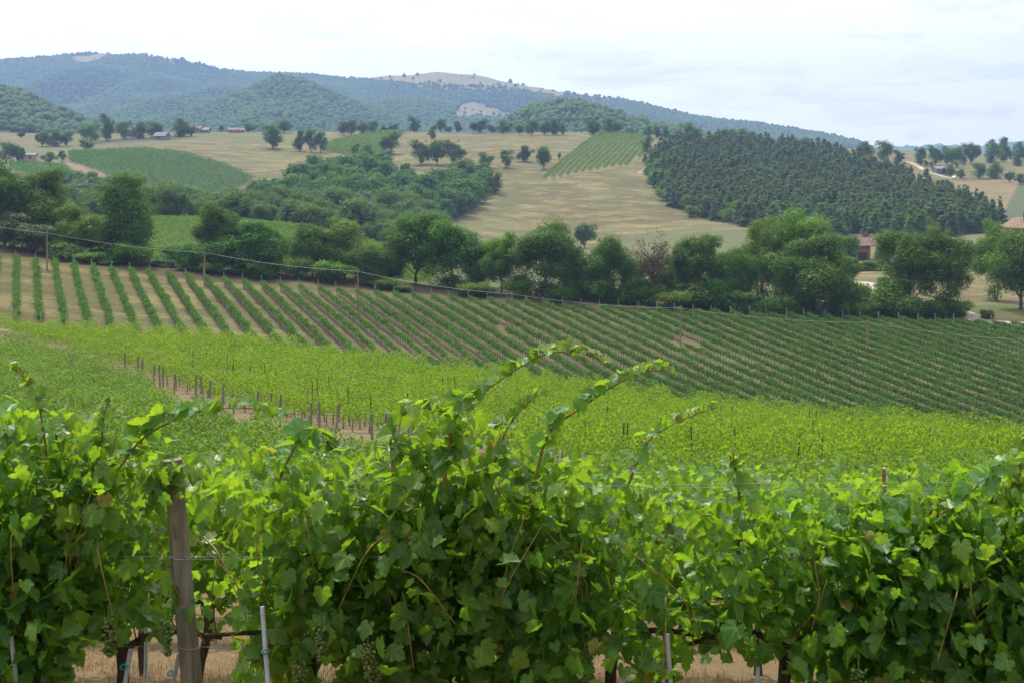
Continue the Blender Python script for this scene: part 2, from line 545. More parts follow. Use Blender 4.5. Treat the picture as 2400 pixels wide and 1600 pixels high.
def ground_mat():
    m, g = new_mat('ground_cover')
    at = g.n('ShaderNodeAttribute', attribute_name='base')
    mo = g.n('ShaderNodeAttribute', attribute_name='mottle')
    geo = g.n('ShaderNodeNewGeometry')
    P = geo.outputs['Position']
    mp = g.n('ShaderNodeMapping', {'Vector': P, 'Scale': (0.6, 1.0, 1.0), 'Rotation': (0, 0, 0.15)})
    a = g.noise(mp.outputs[0], 0.030, 6.0, 0.62, 0.5)
    mp2 = g.n('ShaderNodeMapping', {'Vector': P, 'Scale': (0.28, 1.0, 0.3), 'Rotation': (0, 0, -0.25)})
    lines = g.noise(mp2.outputs[0], 0.35, 4.0, 0.6, 0.8)
    b = g.noise(P, 0.55, 5.0, 0.7)
    c = g.noise(P, 9.0, 4.0, 0.7)
    # green and straw patches of a dry meadow
    gr = g.ramp(a, 0.44, 0.60)
    st = g.ramp(g.noise(mp.outputs[0], 0.11, 6.0, 0.7, 0.5), 0.46, 0.62)
    col = g.mix(g.math('MULTIPLY', gr, mo.outputs['Fac']), at.outputs['Color'], (0.115, 0.115, 0.05, 1))
    col = g.mix(g.math('MULTIPLY', g.math('MULTIPLY', st, mo.outputs['Fac']), 0.6), col, (0.245, 0.192, 0.092, 1))
    col = g.mix(g.math('MULTIPLY', g.ramp(b, 0.35, 0.7), 0.35), col, g.mix(1.0, col, (0.55, 0.6, 0.45, 1), 'MULTIPLY'))
    col = g.mix(g.math('MULTIPLY', g.math('MULTIPLY', g.ramp(lines, 0.42, 0.62), mo.outputs['Fac']), 0.5), col, g.mix(1.0, col, (0.58, 0.66, 0.5, 1), 'MULTIPLY'))
    col = g.mix(g.math('MULTIPLY', g.ramp(c, 0.4, 0.7), 0.3), col, g.mix(1.0, col, (0.5, 0.48, 0.42, 1), 'MULTIPLY'))
    bp = g.n('ShaderNodeBump', {'Strength': 0.5, 'Distance': 0.15, 'Height': g.noise(P, 2.2, 6.0, 0.7)})
    pb = g.n('ShaderNodeBsdfPrincipled', {'Base Color': col, 'Roughness': 0.95, 'Specular IOR Level': 0.1, 'Normal': bp.outputs[0]})
    g.n('ShaderNodeOutputMaterial', {'Surface': pb.outputs[0]})
    return m


M['ground'] = ground_mat()

# ------------------------------------------------------------------ ground sheet
PATH_D = [30, 45, 60, 72, 98, 120, 150, 175]
PATH_X = [8.0, 3.5, -1.5, -7.0, -22.0, -33.5, -53.5, -70.0]


def path_x(d):
    return np.interp(d, PATH_D, PATH_X)


def bright_edge(x, y):
    """far edge of the yellow-green vineyard, as a distance for a given column"""
    u = CU + F * x / np.maximum(y, 30)
    return np.interp(u, [-700, 0, 600, 1176, 1800, 2352, 3050], [172, 165, 150, 130, 119, 109, 104])


def smooth01(x):
    x = np.clip(x, 0, 1)
    return x * x * (3 - 2 * x)


WOODS = [(140, 430), (230, 452), (330, 478), (460, 492), (560, 482), (640, 452), (700, 425), (735, 405), (830, 388), (885, 402), (930, 425), (980, 455),
         (1050, 418), (1120, 412), (1125, 440), (1085, 480), (1030, 515), (980, 545), (900, 570), (700, 570), (400, 550), (200, 520), (130, 450)]
PINES = [(1485, 400), (1500, 360), (1540, 338), (1700, 330), (1850, 345), (1960, 372), (2060, 405), (2140, 445), (2220, 478), (2285, 505), (2310, 520),
         (2280, 535), (2180, 545), (2000, 547), (1850, 540), (1740, 528), (1620, 505), (1545, 478), (1505, 440)]
BIG_V = [(155, 350), (330, 342), (430, 355), (520, 380), (585, 410), (560, 428), (470, 450), (390, 458), (320, 440), (250, 408), (160, 375)]
HILL_V = [(1247, 415), (1385, 306), (1478, 314), (1502, 322), (1492, 345), (1440, 382), (1340, 398)]
MIDF_V = [(735, 347), (765, 325), (850, 306), (930, 299), (915, 320), (882, 348), (845, 362), (790, 356)]


def ground_sheet():
    ys = np.concatenate([np.arange(-14, 3, 1.0), np.arange(3, 30, 0.35), 30 * np.exp(np.linspace(0, math.log(1300 / 30.0), 640))])
    s = np.linspace(-1, 1, 560)
    Yg, Sg = np.meshgrid(ys, s, indexing='ij')
    Xg = Sg * (14 + 0.45 * np.maximum(Yg, 0))
    Zg = hgt(Xg, Yg)
    rng = np.random.default_rng(3)
    Zg = Zg + np.where(Yg < 30, rng.normal(size=Zg.shape) * 0.012, 0)
    nr, nc = Xg.shape
    V = np.stack([Xg, Yg, Zg], -1).reshape(-1, 3)
    idx = np.arange(nr * nc).reshape(nr, nc)
    Fc = np.stack([idx[:-1, :-1], idx[:-1, 1:], idx[1:, 1:], idx[1:, :-1]], -1).reshape(-1, 4)
    me = mesh_data('ground', [(V, Fc, 0, None)], M['ground'])
    X, Y, Z = V.T
    yy = np.maximum(Y, 2.0)
    U = CU + F * X / yy
    W = HZ - F * Z / yy
    base = np.tile(np.array([0.155, 0.108, 0.062]), (len(V), 1))
    mot = np.full(len(V), 0.35)

    def paint(mask, col, mt):
        f = np.clip(np.asarray(mask, float), 0, 1)[:, None]
        base[:] = base * (1 - f) + np.array(col) * 0.43 * f
        mot[:] = mot * (1 - f[:, 0]) + mt * f[:, 0]
    paint(Y > 150, (0.245, 0.22, 0.095), 0.9)                                   # striped vineyard alleys
    paint((Y > 165) & (U > 700) & (Y < 222), (0.25, 0.205, 0.11), 0.5)
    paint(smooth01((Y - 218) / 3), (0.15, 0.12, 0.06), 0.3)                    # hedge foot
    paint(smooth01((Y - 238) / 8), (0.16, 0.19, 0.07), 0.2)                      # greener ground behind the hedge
    far = smooth01((Y - 365) / 15)
    paint(far, (0.240, 0.203, 0.086), 1.0)                                      # dry hill meadow
    paint(far * (U > 1425) * (U < 1740) * (W > 527 + (1700 - U) * 0.06) * (W < 640), (0.215, 0.225, 0.10), 0.15)
    paint((Y > 238) * (U > 1740) * (Y < 520), (0.26, 0.23, 0.115), 0.8)
    paint((Y > 236) * (U > 2160) * (W > 640) * (W < 730), (0.27, 0.21, 0.115), 0.7)
    paint(in_poly(U, W, [(2190, 700), (2352, 700), (2600, 740), (2352, 728), (2190, 718)]) & (Y < 300), (0.17, 0.22, 0.06), 0.2)
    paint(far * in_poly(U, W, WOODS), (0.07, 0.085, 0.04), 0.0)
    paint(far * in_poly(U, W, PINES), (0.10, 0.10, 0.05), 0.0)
    paint(far * in_poly(U, W, [(380, 318), (450, 308), (600, 302), (700, 303), (700, 318), (620, 330), (480, 325)]), (0.22, 0.23, 0.105), 0.4)
    paint(far * in_poly(U, W, [(0, 340), (150, 338), (350, 322), (420, 322), (330, 342), (155, 350), (0, 350)]), (0.23, 0.235, 0.12), 0.3)
    paint(far * in_poly(U, W, [(180, 325), (400, 312), (420, 320), (200, 332)]), (0.17, 0.145, 0.11), 0.1)
    for p in (BIG_V, HILL_V, MIDF_V):
        paint(far * in_poly(U, W, p), (0.15, 0.155, 0.075), 0.1)
    paint(far * in_poly(U, W, HILL_V), (0.40, 0.37, 0.19), 0.2)
    paint(far * in_poly(U, W, [(150, 375), (165, 372), (255, 400), (250, 412), (160, 385)]), (0.42, 0.31, 0.20), 0.1)
    paint(far * in_poly(U, W, [(110, 410), (165, 405), (200, 460), (150, 450)]), (0.36, 0.24, 0.16), 0.1)
    paint(far * in_poly(U, W, [(2155, 420), (2350, 410), (2310, 482), (2200, 470)]), (0.42, 0.29, 0.175), 0.6)
    paint(far * in_poly(U, W, [(2340, 420), (2600, 420), (2600, 520), (2290, 520)]), (0.16, 0.20, 0.10), 0.1)
    paint(far * in_poly(U, W, [(1490, 340), (1540, 330), (1560, 345), (1500, 420), (1480, 380)]), (0.44, 0.31, 0.20), 0.3)
    # bare strip along the yellow-green vineyard
    pm = (np.abs(X - path_x(Y) + 1.0) < np.interp(Y, [45, 56, 86, 98], [2.9, 6.5, 6.0, 2.9])) & (Y > 40) & (Y < 170)
    paint(pm * 0.9, (0.36, 0.27, 0.16), 0.3)
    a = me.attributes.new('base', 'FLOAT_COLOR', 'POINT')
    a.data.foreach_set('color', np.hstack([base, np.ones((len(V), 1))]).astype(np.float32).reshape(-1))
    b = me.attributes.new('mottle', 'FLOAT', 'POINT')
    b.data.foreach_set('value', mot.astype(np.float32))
    return tag(obj('ground', me), kind='structure')


ground_sheet()

# ------------------------------------------------------------------ far hills and their forest
RU = [-800, -300, 0, 120, 230, 330, 430, 520, 600, 700, 800, 870, 1000, 1090, 1200, 1400, 1600, 1800, 1900, 1960, 2010, 2080, 2250, 2400, 3100]
RV = [153, 143, 140, 133, 123, 123, 141, 161, 169, 173, 183, 176, 166, 171, 193, 225, 267, 294, 309, 322, 342, 358, 364, 366, 368]


def vnoise(x, y, seed=0):
    r = np.random.default_rng(seed)
    T = r.random((64, 64))
    xi, yi = np.floor(x).astype(int), np.floor(y).astype(int)
    a, b = x - xi, y - yi
    a, b = a * a * (3 - 2 * a), b * b * (3 - 2 * b)
    g = lambda i, j: T[i % 64, j % 64]
    return (g(xi, yi) * (1 - a) + g(xi + 1, yi) * a) * (1 - b) + (g(xi, yi + 1) * (1 - a) + g(xi + 1, yi + 1) * a) * b


def mz(u, d):
    vr = np.interp(u, RU, RV)
    dr = np.interp(u, [-800, 400, 1200, 2000, 3100], [4000, 3900, 3700, 3000, 3000])
    t = (d - 1900) / (dr - 1900)
    zr = (HZ - vr) / F * dr
    vp = np.interp(u, [1300, 1850], [331, 366])
    z0 = (HZ - vp) / F * 1900
    s = np.clip(t, 0, 1)
    z = z0 + (zr - z0) * (0.55 * s + 0.45 * s * s)
    z = np.where(t > 1, zr - (d - dr) * 0.22, z)
    x = (u - CU) / F * d
    n = np.abs(vnoise(x / 520.0 + 3, d / 900.0, 5) - 0.5) * 2 + 0.5 * np.abs(vnoise(x / 210.0, d / 380.0, 6) - 0.5) * 2
    z = z + (n - 0.75) * 95 * np.sin(np.pi * np.clip(t, 0, 1)) ** 0.9 * np.clip(zr / 220.0, 0.15, 1)
    lump = (vnoise(x / 150.0, d / 150.0, 8) - 0.5) * 10
    z = z + lump * np.clip(t, 0, 1) * 0.8
    zz = np.where(d < 1900, (HZ - vp + 1.5) / F * d, z)

    def spur(us, vs, dc, wd, n=0.25):
        vt = np.interp(u, us, vs)
        h = (HZ - vt) / F * dc
        return h * np.exp(-((d - dc) / wd) ** 2) * (1 + n * (vnoise(x / 120.0, d / 160.0, 9) - 0.5) * np.clip(np.abs(d - dc) / wd, 0, 1)) - 40 * np.clip(np.abs(d - dc) / wd - 1.2, 0, 3)
    zz = np.maximum(zz, spur([-800, 150, 250, 380, 480, 560, 640, 700, 780, 860, 940, 1050, 1200], [420, 380, 300, 278, 246, 216, 183, 195, 226, 258, 290, 330, 420], 2350, 480))
    zz = np.maximum(zz, spur([-800, -200, 0, 60, 120, 180, 260, 330, 450], [190, 195, 208, 224, 252, 278, 300, 330, 420], 1420, 260))
    zz = np.maximum(zz, spur([1000, 1120, 1180, 1230, 1290, 1350, 1420, 1500, 1580, 1650, 1750], [420, 330, 275, 250, 240, 250, 270, 294, 305, 330, 430], 1500, 220))
    return zz


TAN = [[(163, 130), (205, 128), (250, 118), (350, 117), (345, 127), (250, 130), (205, 148), (170, 146)],
       [(800, 181), (870, 170), (1000, 160), (1090, 166), (1200, 188), (1310, 205), (1290, 222), (1180, 205), (1050, 195), (930, 192)],
       [(1030, 272), (1060, 240), (1090, 233), (1130, 245), (1185, 268), (1160, 274)]]
SPARSE = [[(330, 120), (430, 136), (490, 158), (440, 158), (350, 140)], [(1180, 186), (1320, 206), (1420, 226), (1400, 240), (1150, 208)],
          [(920, 190), (1060, 195), (1180, 206), (1120, 218), (960, 206)]]


def in_any(u, v, polys):
    r = np.zeros(u.shape, bool)
    for p in polys:
        r |= in_poly(u, v, p)
    return r


def mountain():
    us = np.arange(-750, 3060, 9.0)
    ds = np.concatenate([np.arange(1150, 1900, 22.0), np.arange(1900, 4700, 28.0)])
    Dg, Ug = np.meshgrid(ds, us, indexing='ij')
    Zg = mz(Ug, Dg)
    Xg = (Ug - CU) / F * Dg
    nr, nc = Xg.shape
    V = np.stack([Xg, Dg, Zg], -1).reshape(-1, 3)
    idx = np.arange(nr * nc).reshape(nr, nc)
    Fc = np.stack([idx[:-1, :-1], idx[:-1, 1:], idx[1:, 1:], idx[1:, :-1]], -1).reshape(-1, 4)
    me = mesh_data('mountain', [(V, Fc, 0, None)], M['ground'])
    u, d, z = Ug.reshape(-1), Dg.reshape(-1), Zg.reshape(-1)
    v = HZ - F * z / d
    base = np.tile(np.array([0.04, 0.075, 0.025]), (len(V), 1))
    tan = in_any(u, v, TAN) | in_any(u, v, SPARSE)
    base[tan] = (0.18, 0.145, 0.06)
    a = me.attributes.new('base', 'FLOAT_COLOR', 'POINT')
    a.data.foreach_set('color', np.hstack([base, np.ones((len(V), 1))]).astype(np.float32).reshape(-1))
    b = me.attributes.new('mottle', 'FLOAT', 'POINT')
    b.data.foreach_set('value', np.where(tan, 0.35, 0.0).astype(np.float32))
    tag(obj('mountain', me), kind='structure')
    # the hazy far range to the right
    us = np.arange(1850, 3100, 4.0)
    vr = np.interp(us, [1850, 1980, 2040, 2100, 2160, 2230, 2300, 2352, 2500, 3100], [360, 348, 333, 336, 332, 336, 328, 322, 316, 316])
    rows = []
    for k, (dd, f) in enumerate([(3900, 0.15), (4100, 0.6), (4300, 0.9), (4500, 1.0), (4800, 0.6)]):
        x = (us - CU) / F * dd
        z = (HZ - vr) / F * 4500 * f + (vnoise(x / 200.0, np.full_like(x, k * 1.7), 12) - 0.5) * 12 + (vnoise(x / 12.0, np.full_like(x, k * 3.7), 13) - 0.5) * 9
        rows.append(np.stack([x, np.full_like(x, dd), z], -1))
    V = np.array(rows).reshape(-1, 3)
    nc = len(us)
    idx = np.arange(5 * nc).reshape(5, nc)
    Fc = np.stack([idx[:-1, :-1], idx[:-1, 1:], idx[1:, 1:], idx[1:, :-1]], -1).reshape(-1, 4)
    me = mesh_data('far_hills', [(V, Fc, 0, 0.5)], M['far_forest'])
    tag(obj('far_hills', me), kind='structure')


mountain()


def blob_template(sub=1, seed=0):
    import bmesh
    bm = bmesh.new()
    bmesh.ops.create_icosphere(bm, subdivisions=sub, radius=1.0)
    V = np.array([v.co[:] for v in bm.verts])
    Fc = np.array([[v.index for v in f.verts] for f in bm.faces])
    bm.free()
    return V, Fc


def far_forest():
    rng = np.random.default_rng(11)
    T, Tf = blob_template(1)
    keep_f = Tf
    n = 330000
    # sample positions by area
    d = np.sqrt(rng.random(n) * (4150.0**2 - 1180.0**2) + 1180.0**2)
    u = rng.uniform(-250, 2600, n)
    z = mz(u, d)
    v = HZ - F * z / d
    z2 = mz(u, d + 12)
    v2 = HZ - F * z2 / (d + 12)
    front = (v2 < v + 1.5) & (v < 345)             # slopes that face the valley
    tan = in_any(u, v, TAN)
    spr = in_any(u, v, SPARSE)
    r = rng.random(n)
    ok = front & (~tan | (r < 0.012)) & (~spr | tan | (r < 0.22))
    ok &= (r < np.where(d < 1900, 0.75, 1.0)) | tan
    ok &= (u < 2030) & ((d < 1900) | (rng.random(n) < 0.8))
    ok &= (d > 1900) | (v < np.interp(u, [1300, 1850], [331, 366]) - 6)
    u, d, z = u[ok], d[ok], z[ok]
    x = (u - CU) / F * d
    n = len(u)
    rad = rng.uniform(2.6, 5.6, n)
    hh = rad * rng.uniform(0.6, 1.25, n)
    t = 0.45 * rng.random(n) + 0.5 * vnoise(x / 70.0, d / 110.0, 14) + 0.10 * ((d < 2800) & (d > 1900) & (u > 250) & (u < 960)) - 0.08  # central foothill trees tinted lighter: sunlight on that slope put into the colour
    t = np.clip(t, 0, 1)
    jit = 1 + rng.normal(size=(n, len(T), 1)) * 0.17
    P = T[None] * jit * np.stack([rad, rad, hh], 1)[:, None, :] + np.stack([x, d, z + hh * 0.45], 1)[:, None, :]
    Fc = (keep_f[None] + (np.arange(n) * len(T))[:, None, None]).reshape(-1, 3)
    near = d < 1900
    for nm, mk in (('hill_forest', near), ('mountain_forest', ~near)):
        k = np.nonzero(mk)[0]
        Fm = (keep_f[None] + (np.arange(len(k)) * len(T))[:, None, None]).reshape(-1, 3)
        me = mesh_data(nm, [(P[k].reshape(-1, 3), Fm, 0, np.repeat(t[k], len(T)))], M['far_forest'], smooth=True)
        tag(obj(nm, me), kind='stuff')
    return n


N_FAR = far_forest()

# ------------------------------------------------------------------ trees
def crown_cards(rng, H, W, base, n_cl, n_cards, size, droop=0.0, cone=0.0, clump=0.2, gaps=0.3, flat=1.0, up=0.25):
    """clumped foliage in an uneven envelope; returns V,F,tint and the clump centres"""
    C, RR = [], []
    tries = 0
    lobes = []
    for q in range(7):      # main boughs, each with its own share of the crown
        a = q * 2.4 + rng.random() * 1.2
        ro = W * rng.uniform(0.12, 0.33)
        lobes.append((math.cos(a) * ro, math.sin(a) * ro, base * H + (H - base * H) * rng.uniform(0.25, 0.82), W * rng.uniform(0.12, 0.23)))
    h0 = base * H
    while len(C) < n_cl and tries < 4000:
        tries += 1
        t = rng.random()
        ang = rng.random() * 2 * PI
        if cone > 0:
            rmax = W / 2 * (1 - t * cone) ** 0.85
        else:
            rmax = W / 2 * math.sqrt(max(0.02, 1 - (2 * t - 0.92) ** 2 * 0.95))
        rr = rmax * math.sqrt(rng.random()) * (0.80 + 0.14 * math.sin(3 * ang + n_cl) + 0.10 * math.sin(5 * ang + 9 * t))
        rad = clump * W * (0.45 + 1.0 * rng.random() ** 1.6) * (1 - 0.4 * cone * t)
        p = np.array([math.cos(ang) * rr, math.sin(ang) * rr, h0 + t * (H - h0 - rad * 0.8)])
        if cone == 0:
            if rng.random() < 0.62:
                l = lobes[rng.integers(7)]
                p = np.array(l[:3]) + norm(rng.normal(size=3)) * l[3] * rng.random() ** 0.5 * np.array([1, 1, 1.15])
                p[2] = min(p[2], H - rad * 0.7)
            else:
                p = p * np.array([0.85, 0.85, 0.9])
        C.append(p)
        RR.append(rad)
    C, RR = np.array(C), np.array(RR)
    wts = RR**2
    pick = rng.choice(len(C), n_cards, p=wts / wts.sum())
    dirv = norm(rng.normal(size=(n_cards, 3)) + np.array([0, 0, 0.25]))
    rad = RR[pick] * (0.30 + 0.65 * rng.random(n_cards) ** 0.7 + 0.22 * np.abs(rng.normal(size=n_cards)))
    P = C[pick] + dirv * rad[:, None] * np.array([1, 1, 0.95 * flat])
    N = norm(dirv * 1.0 + rng.normal(size=(n_cards, 3)) * 0.32 + np.array([0, 0, up]))
    ct = rng.random(len(C))
    tint = np.clip(ct[pick] * 0.65 + rng.random(n_cards) * 0.35, 0, 1)
    V, Fc, t = cards(rng, P, N, size * (0.7 + 0.6 * rng.random(n_cards)), tint)
    return V, Fc, t, C


def trunk_parts(rng, H, base, C, r0, n_limb=6, m=0, lean=0.04):
    top = np.array([rng.normal() * lean * H, rng.normal() * lean * H, H * 0.72])
    mid = np.array([rng.normal() * lean * H * 0.5, rng.normal() * lean * H * 0.5, H * base * 1.0])
    path = bez([np.array([0, 0, -0.4]), np.array([0, 0, H * base * 0.45]), mid, top], 12)
    rad = np.interp(np.linspace(0, 1, len(path)), [0, 0.06, 0.5, 1], [r0 * 1.5, r0 * 1.05, r0 * 0.62, r0 * 0.14])
    parts = tube_parts(path, rad, 8, m)
    if len(C):
        for c in C[rng.choice(len(C), min(n_limb, len(C)), replace=False)]:
            k = rng.integers(len(path) // 3, len(path) - 3)
            s = path[k]
            md = (s + c) / 2 + np.array([0, 0, 0.05 * H]) * rng.normal()
            lp = bez([s, md, c], 7)
            parts += tube_parts(lp, np.linspace(rad[k] * 0.55, rad[k] * 0.12, len(lp)), 5, m)
    return parts


class Proto:
    """a tree kind: trunk and crown mesh data in metres (H, W)"""
    def __init__(s, name, H, W, crown, trunk, raw=None):
        s.name, s.H, s.W, s.crown, s.trunk, s.raw = name, H, W, crown, trunk, raw


def make_proto(name, seed, H, W, mat, base=0.2, n_cl=26, n_cards=7000, size=0.5, cone=0.0, clump=0.2, limbs=7, r0=0.24, joined=False, flat=1.0, up=0.25):
    rng = np.random.default_rng(seed)
    V, Fc, t, C = crown_cards(rng, H, W, base, n_cl, n_cards, size, cone=cone, clump=clump, flat=flat, up=up)
    # the crown fills the stated height and width
    kz = H / np.percentile(V[:, 2], 99.7)
    kx = W / 2 / np.percentile(np.hypot(V[:, 0], V[:, 1]), 96)
    V = V * np.array([kx, kx, kz])
    C = C * np.array([kx, kx, kz])
    tp = trunk_parts(rng, H, base, C, r0, limbs, 1 if joined else 0)
    if joined:
        me = mesh_data(name, [(V, Fc, 0, t)] + tp, [M[mat], M['bark']])
        return Proto(name, H, W, me, None, (V, t))
    return Proto(name, H, W, mesh_data(name + '_crown', [(V, Fc, 0, t)], M[mat]), mesh_data(name + '_trunk', tp, M['bark']))


def place(proto, name, x, y, h, wdt, rz, label, cat, group=None, z=None, sink=0.0):
    z = h1(x, y) if z is None else z
    sc = (wdt / proto.W, wdt / proto.W, h / proto.H)
    if proto.trunk is None:
        o = obj(name, proto.crown)
        o.location = (x, y, z - sink)
        o.rotation_euler = (0, 0, rz)
        o.scale = sc
    else:
        o = empty(name, (x, y, z - sink), rz, sc)
        obj('trunk', proto.trunk, o)
        obj('crown', proto.crown, o)
    return tag(o, label, cat, group)


RND = random.Random(7)
OAK = [make_proto('oak', 20 + i, 14, 12, 'oak', 0.07, 130, 27000, 0.31, clump=0.115, limbs=9) for i in range(4)]
PALE = [make_proto('pale_oak', 30 + i, 14, 11, 'oak_pale', 0.07, 120, 26000, 0.31, clump=0.115, limbs=9) for i in range(2)]
TALL = [make_proto('tall_oak', 34 + i, 16, 10, 'oak', 0.06, 110, 20000, 0.37, cone=0.5, clump=0.19) for i in range(2)]
LIFT = [make_proto('open_oak', 90 + i, 14, 12, 'oak' if i else 'oak_pale', 0.30, 95, 21000, 0.32, clump=0.115, limbs=16, r0=0.3) for i in range(3)]
OLIVE = [make_proto('grey_tree', 40 + i, 9, 5.5, 'olive', 0.12, 26, 4500, 0.36, cone=0.4, clump=0.22) for i in range(2)]
BUSH = [make_proto('bush', 44 + i, 4, 5, m_, 0.02, 22, 5200, 0.28, clump=0.2, limbs=4, r0=0.08) for i, m_ in enumerate(('oak', 'oak_pale', 'oak'))]
FIELD = [make_proto('field_oak', 50 + i, 10, 9, 'wood_leaf', 0.16, 44, 3600, 0.56, clump=0.15, r0=0.3) for i in range(4)]
FLOW = [make_proto('low_oak', 56 + i, 10, 11, 'wood_leaf', 0.08, 48, 3600, 0.58, clump=0.15, r0=0.3) for i in range(2)]
WOOD = [make_proto('woodland_tree', 60 + i, 10, 9, 'wood_leaf', 0.05, 48, 3600, 0.58, clump=0.17, limbs=3, joined=True) for i in range(5)]
PALEW = [make_proto('pale_woodland_tree', 70 + i, 10, 8, 'olive' if i else 'oak_pale', 0.05, 20, 1500, 0.75, clump=0.22, limbs=3, joined=True) for i in range(2)]
CONE = [make_proto('conifer', 80 + i, 10, 4.6, 'pine', 0.05, 60, 2600, 0.44, cone=0.8, clump=0.16, limbs=2, r0=0.12, joined=True, flat=0.9, up=0.8) for i in range(4)]


def hedge_tree(plist, u, vt, wpx, D, label, name='oak_tree', cat='tree', group='trees of the hedge line'):
    p = plist[RND.randrange(len(plist))]
    x = (u - CU) / F * D
    z = h1(x, D)
    top = (HZ - vt) / F * D
    return place(p, name, x, D, max(1.0, top - z) * 1.03, wpx / F * D * 1.12, RND.random() * 6.28, label, cat, group, z)


HEDGE = [
    (OAK, 12, 378, 120, 236, 'tall dark oak at the edge of the picture behind the grey trees'),
    (OAK, 92, 397, 130, 238, 'broad dark oak behind the telegraph pole nearest the field corner'),
    (PALE, 160, 470, 100, 234, 'mid green oak low between two taller dark oaks, left part of hedge'),
    (PALE, 210, 500, 100, 232, 'rounded bright green oak beside the tall cone-shaped oak'),
    (TALL, 290, 404, 135, 232, 'tall cone-shaped oak standing above the rest of the hedge'),
    (OAK, 505, 470, 95, 232, 'narrow tall oak peak behind a wide dark oak and pole'),
    (OAK, 565, 512, 150, 230, 'wide dark oak beside the second telegraph pole'),
    (OAK, 632, 525, 60, 235, 'slim dark oak right behind the wide oak by the second pole'),
    (OAK, 718, 518, 95, 234, 'dark oak with pointed top left of the third pole'),
    (PALE, 792, 508, 135, 236, 'broad sunlit oak behind the third telegraph pole'),
    (OAK, 850, 565, 90, 230, 'low dark oak directly at the third telegraph pole'),
    (LIFT, 955, 494, 130, 235, 'tall spreading oak with visible trunks, between third and fourth poles'),
    (OAK, 1045, 512, 140, 233, 'spreading dark oak right of the tall many-trunked oak'),
    (LIFT, 1152, 540, 85, 232, 'slender oak with a bare straight trunk before the fourth pole'),
    (OAK, 1245, 514, 150, 230, 'big round oak right of the fourth telegraph pole'),
    (OAK, 1335, 588, 85, 231, 'small leafy oak between the big round oak and the tall bushy one'),
    (OAK, 1412, 545, 98, 229, 'tall bushy oak below the lone field tree'),
    (LIFT, 1565, 552, 60, 231, 'thin dark oak with bare twigs behind the withered tree'),
    (LIFT, 1612, 545, 95, 230, 'open-crowned oak with a forked trunk near the fifth pole'),
    (OAK, 1692, 575, 90, 228, 'dense oak between the open-crowned oak and the great oak'),
    (PALE, 1742, 508, 110, 236, 'pale green oak behind the great oak, seen against the grey meadow'),
    (PALE, 1832, 492, 150, 238, 'tall pale green oak rising behind the great oak'),
    (OAK, 1868, 548, 170, 226, 'great dark oak in front, left of the ruined barn'),
    (LIFT, 2092, 538, 135, 230, 'oak with a dark forked trunk right of the dirt path'),
    (OAK, 2172, 530, 112, 230, 'dark dense oak beside the bend of the dirt road'),
    (LIFT, 2345, 534, 160, 236, 'large dark oak in front of the tiled house'),
    (OAK, 430, 560, 110, 241, 'half hidden oak behind the second telegraph pole bush'),
    (OAK, 672, 548, 95, 242, 'half hidden oak between the wide oak and the pointed oak'),
    (OAK, 895, 560, 90, 243, 'half hidden oak behind the low oak at the third pole'),
    (OAK, 1105, 560, 90, 243, 'half hidden oak behind the slender bare-trunked oak'),
    (PALE, 1300, 590, 80, 243, 'half hidden pale oak behind the small leafy oak'),
    (OAK, 1455, 590, 80, 240, 'low dark oak just left of the withered tree'),
    (OAK, 1540, 590, 85, 240, 'low dark oak just right of the withered tree'),
    (OAK, 1660, 585, 90, 240, 'low oak filling the gap beside the open-crowned oak'),
    (PALE, 1785, 560, 110, 243, 'pale oak filling the gap left of the great oak'),
    (OAK, 1925, 600, 80, 236, 'low dark oak at the right foot of the great oak'),
    (OAK, 2045, 640, 80, 236, 'low dark oak at the left foot of the forked oak'),
    (PALE, 2290, 514, 95, 262, 'yellow-green oak just below the eaves of the tiled house'),
]
for pl, u, vt, wp, D, lab in HEDGE:
    hedge_tree(pl, u, vt, wp, D, lab)
for i, (u, vt, wp, D) in enumerate([(30, 490, 75, 231), (68, 515, 60, 229), (100, 520, 60, 229)]):
    hedge_tree(OLIVE, u, vt, wp, D, ['grey-green tree at the picture edge below the tall dark oak', 'small silvery tree between two other silvery trees by the first pole',
                                     'silvery tree beside the first telegraph pole'][i], 'silver_tree', 'tree', 'silvery trees by the field corner')
BUSHES = [(150, 560, 80, 227), (200, 580, 70, 226), (255, 590, 70, 227), (315, 560, 85, 228), (370, 600, 60, 230), (450, 562, 80, 229), (490, 600, 60, 227), (600, 600, 90, 228),
          (680, 590, 80, 230), (760, 600, 80, 229), (880, 640, 70, 227), (920, 660, 50, 226), (1080, 650, 70, 226), (1110, 660, 60, 228), (1190, 640, 70, 228),
          (1290, 660, 70, 226), (1330, 640, 60, 229), (1385, 650, 70, 228), (1455, 640, 70, 228), (1490, 650, 70, 228), (1550, 670, 80, 225), (1600, 650, 90, 227), (1650, 640, 70, 226),
          (1700, 670, 80, 224), (1750, 680, 80, 224), (1800, 680, 90, 224), (1930, 660, 70, 226), (1960, 640, 70, 227), (1990, 690, 70, 225), (2045, 650, 100, 227), (2090, 680, 80, 225),
          (2140, 690, 70, 227), (2200, 690, 60, 228), (2270, 712, 30, 226), (2030, 560, 40, 345), (1950, 590, 60, 320), (2000, 600, 70, 318), (2100, 610, 120, 300), (1935, 540, 60, 338)]
for i, (u, vt, wp, D) in enumerate(BUSHES):
    hedge_tree(BUSH, u, vt, wp, D, 'leafy green bush at the foot of the oak hedge, %s from its left end' % nth(i) if i < 33 else
               ['small upright bush beside the dirt road bend', 'bush right behind the ruined barn roof', 'bush on the bank below the ruined barn',
                'second bush on the bank below the barn, nearer the path', 'scrub on the grassy bank behind the forked oak', 'round bush against the left wall of the ruined barn'][i - 33],
               'bush', 'bush', 'bushes along the hedge foot')


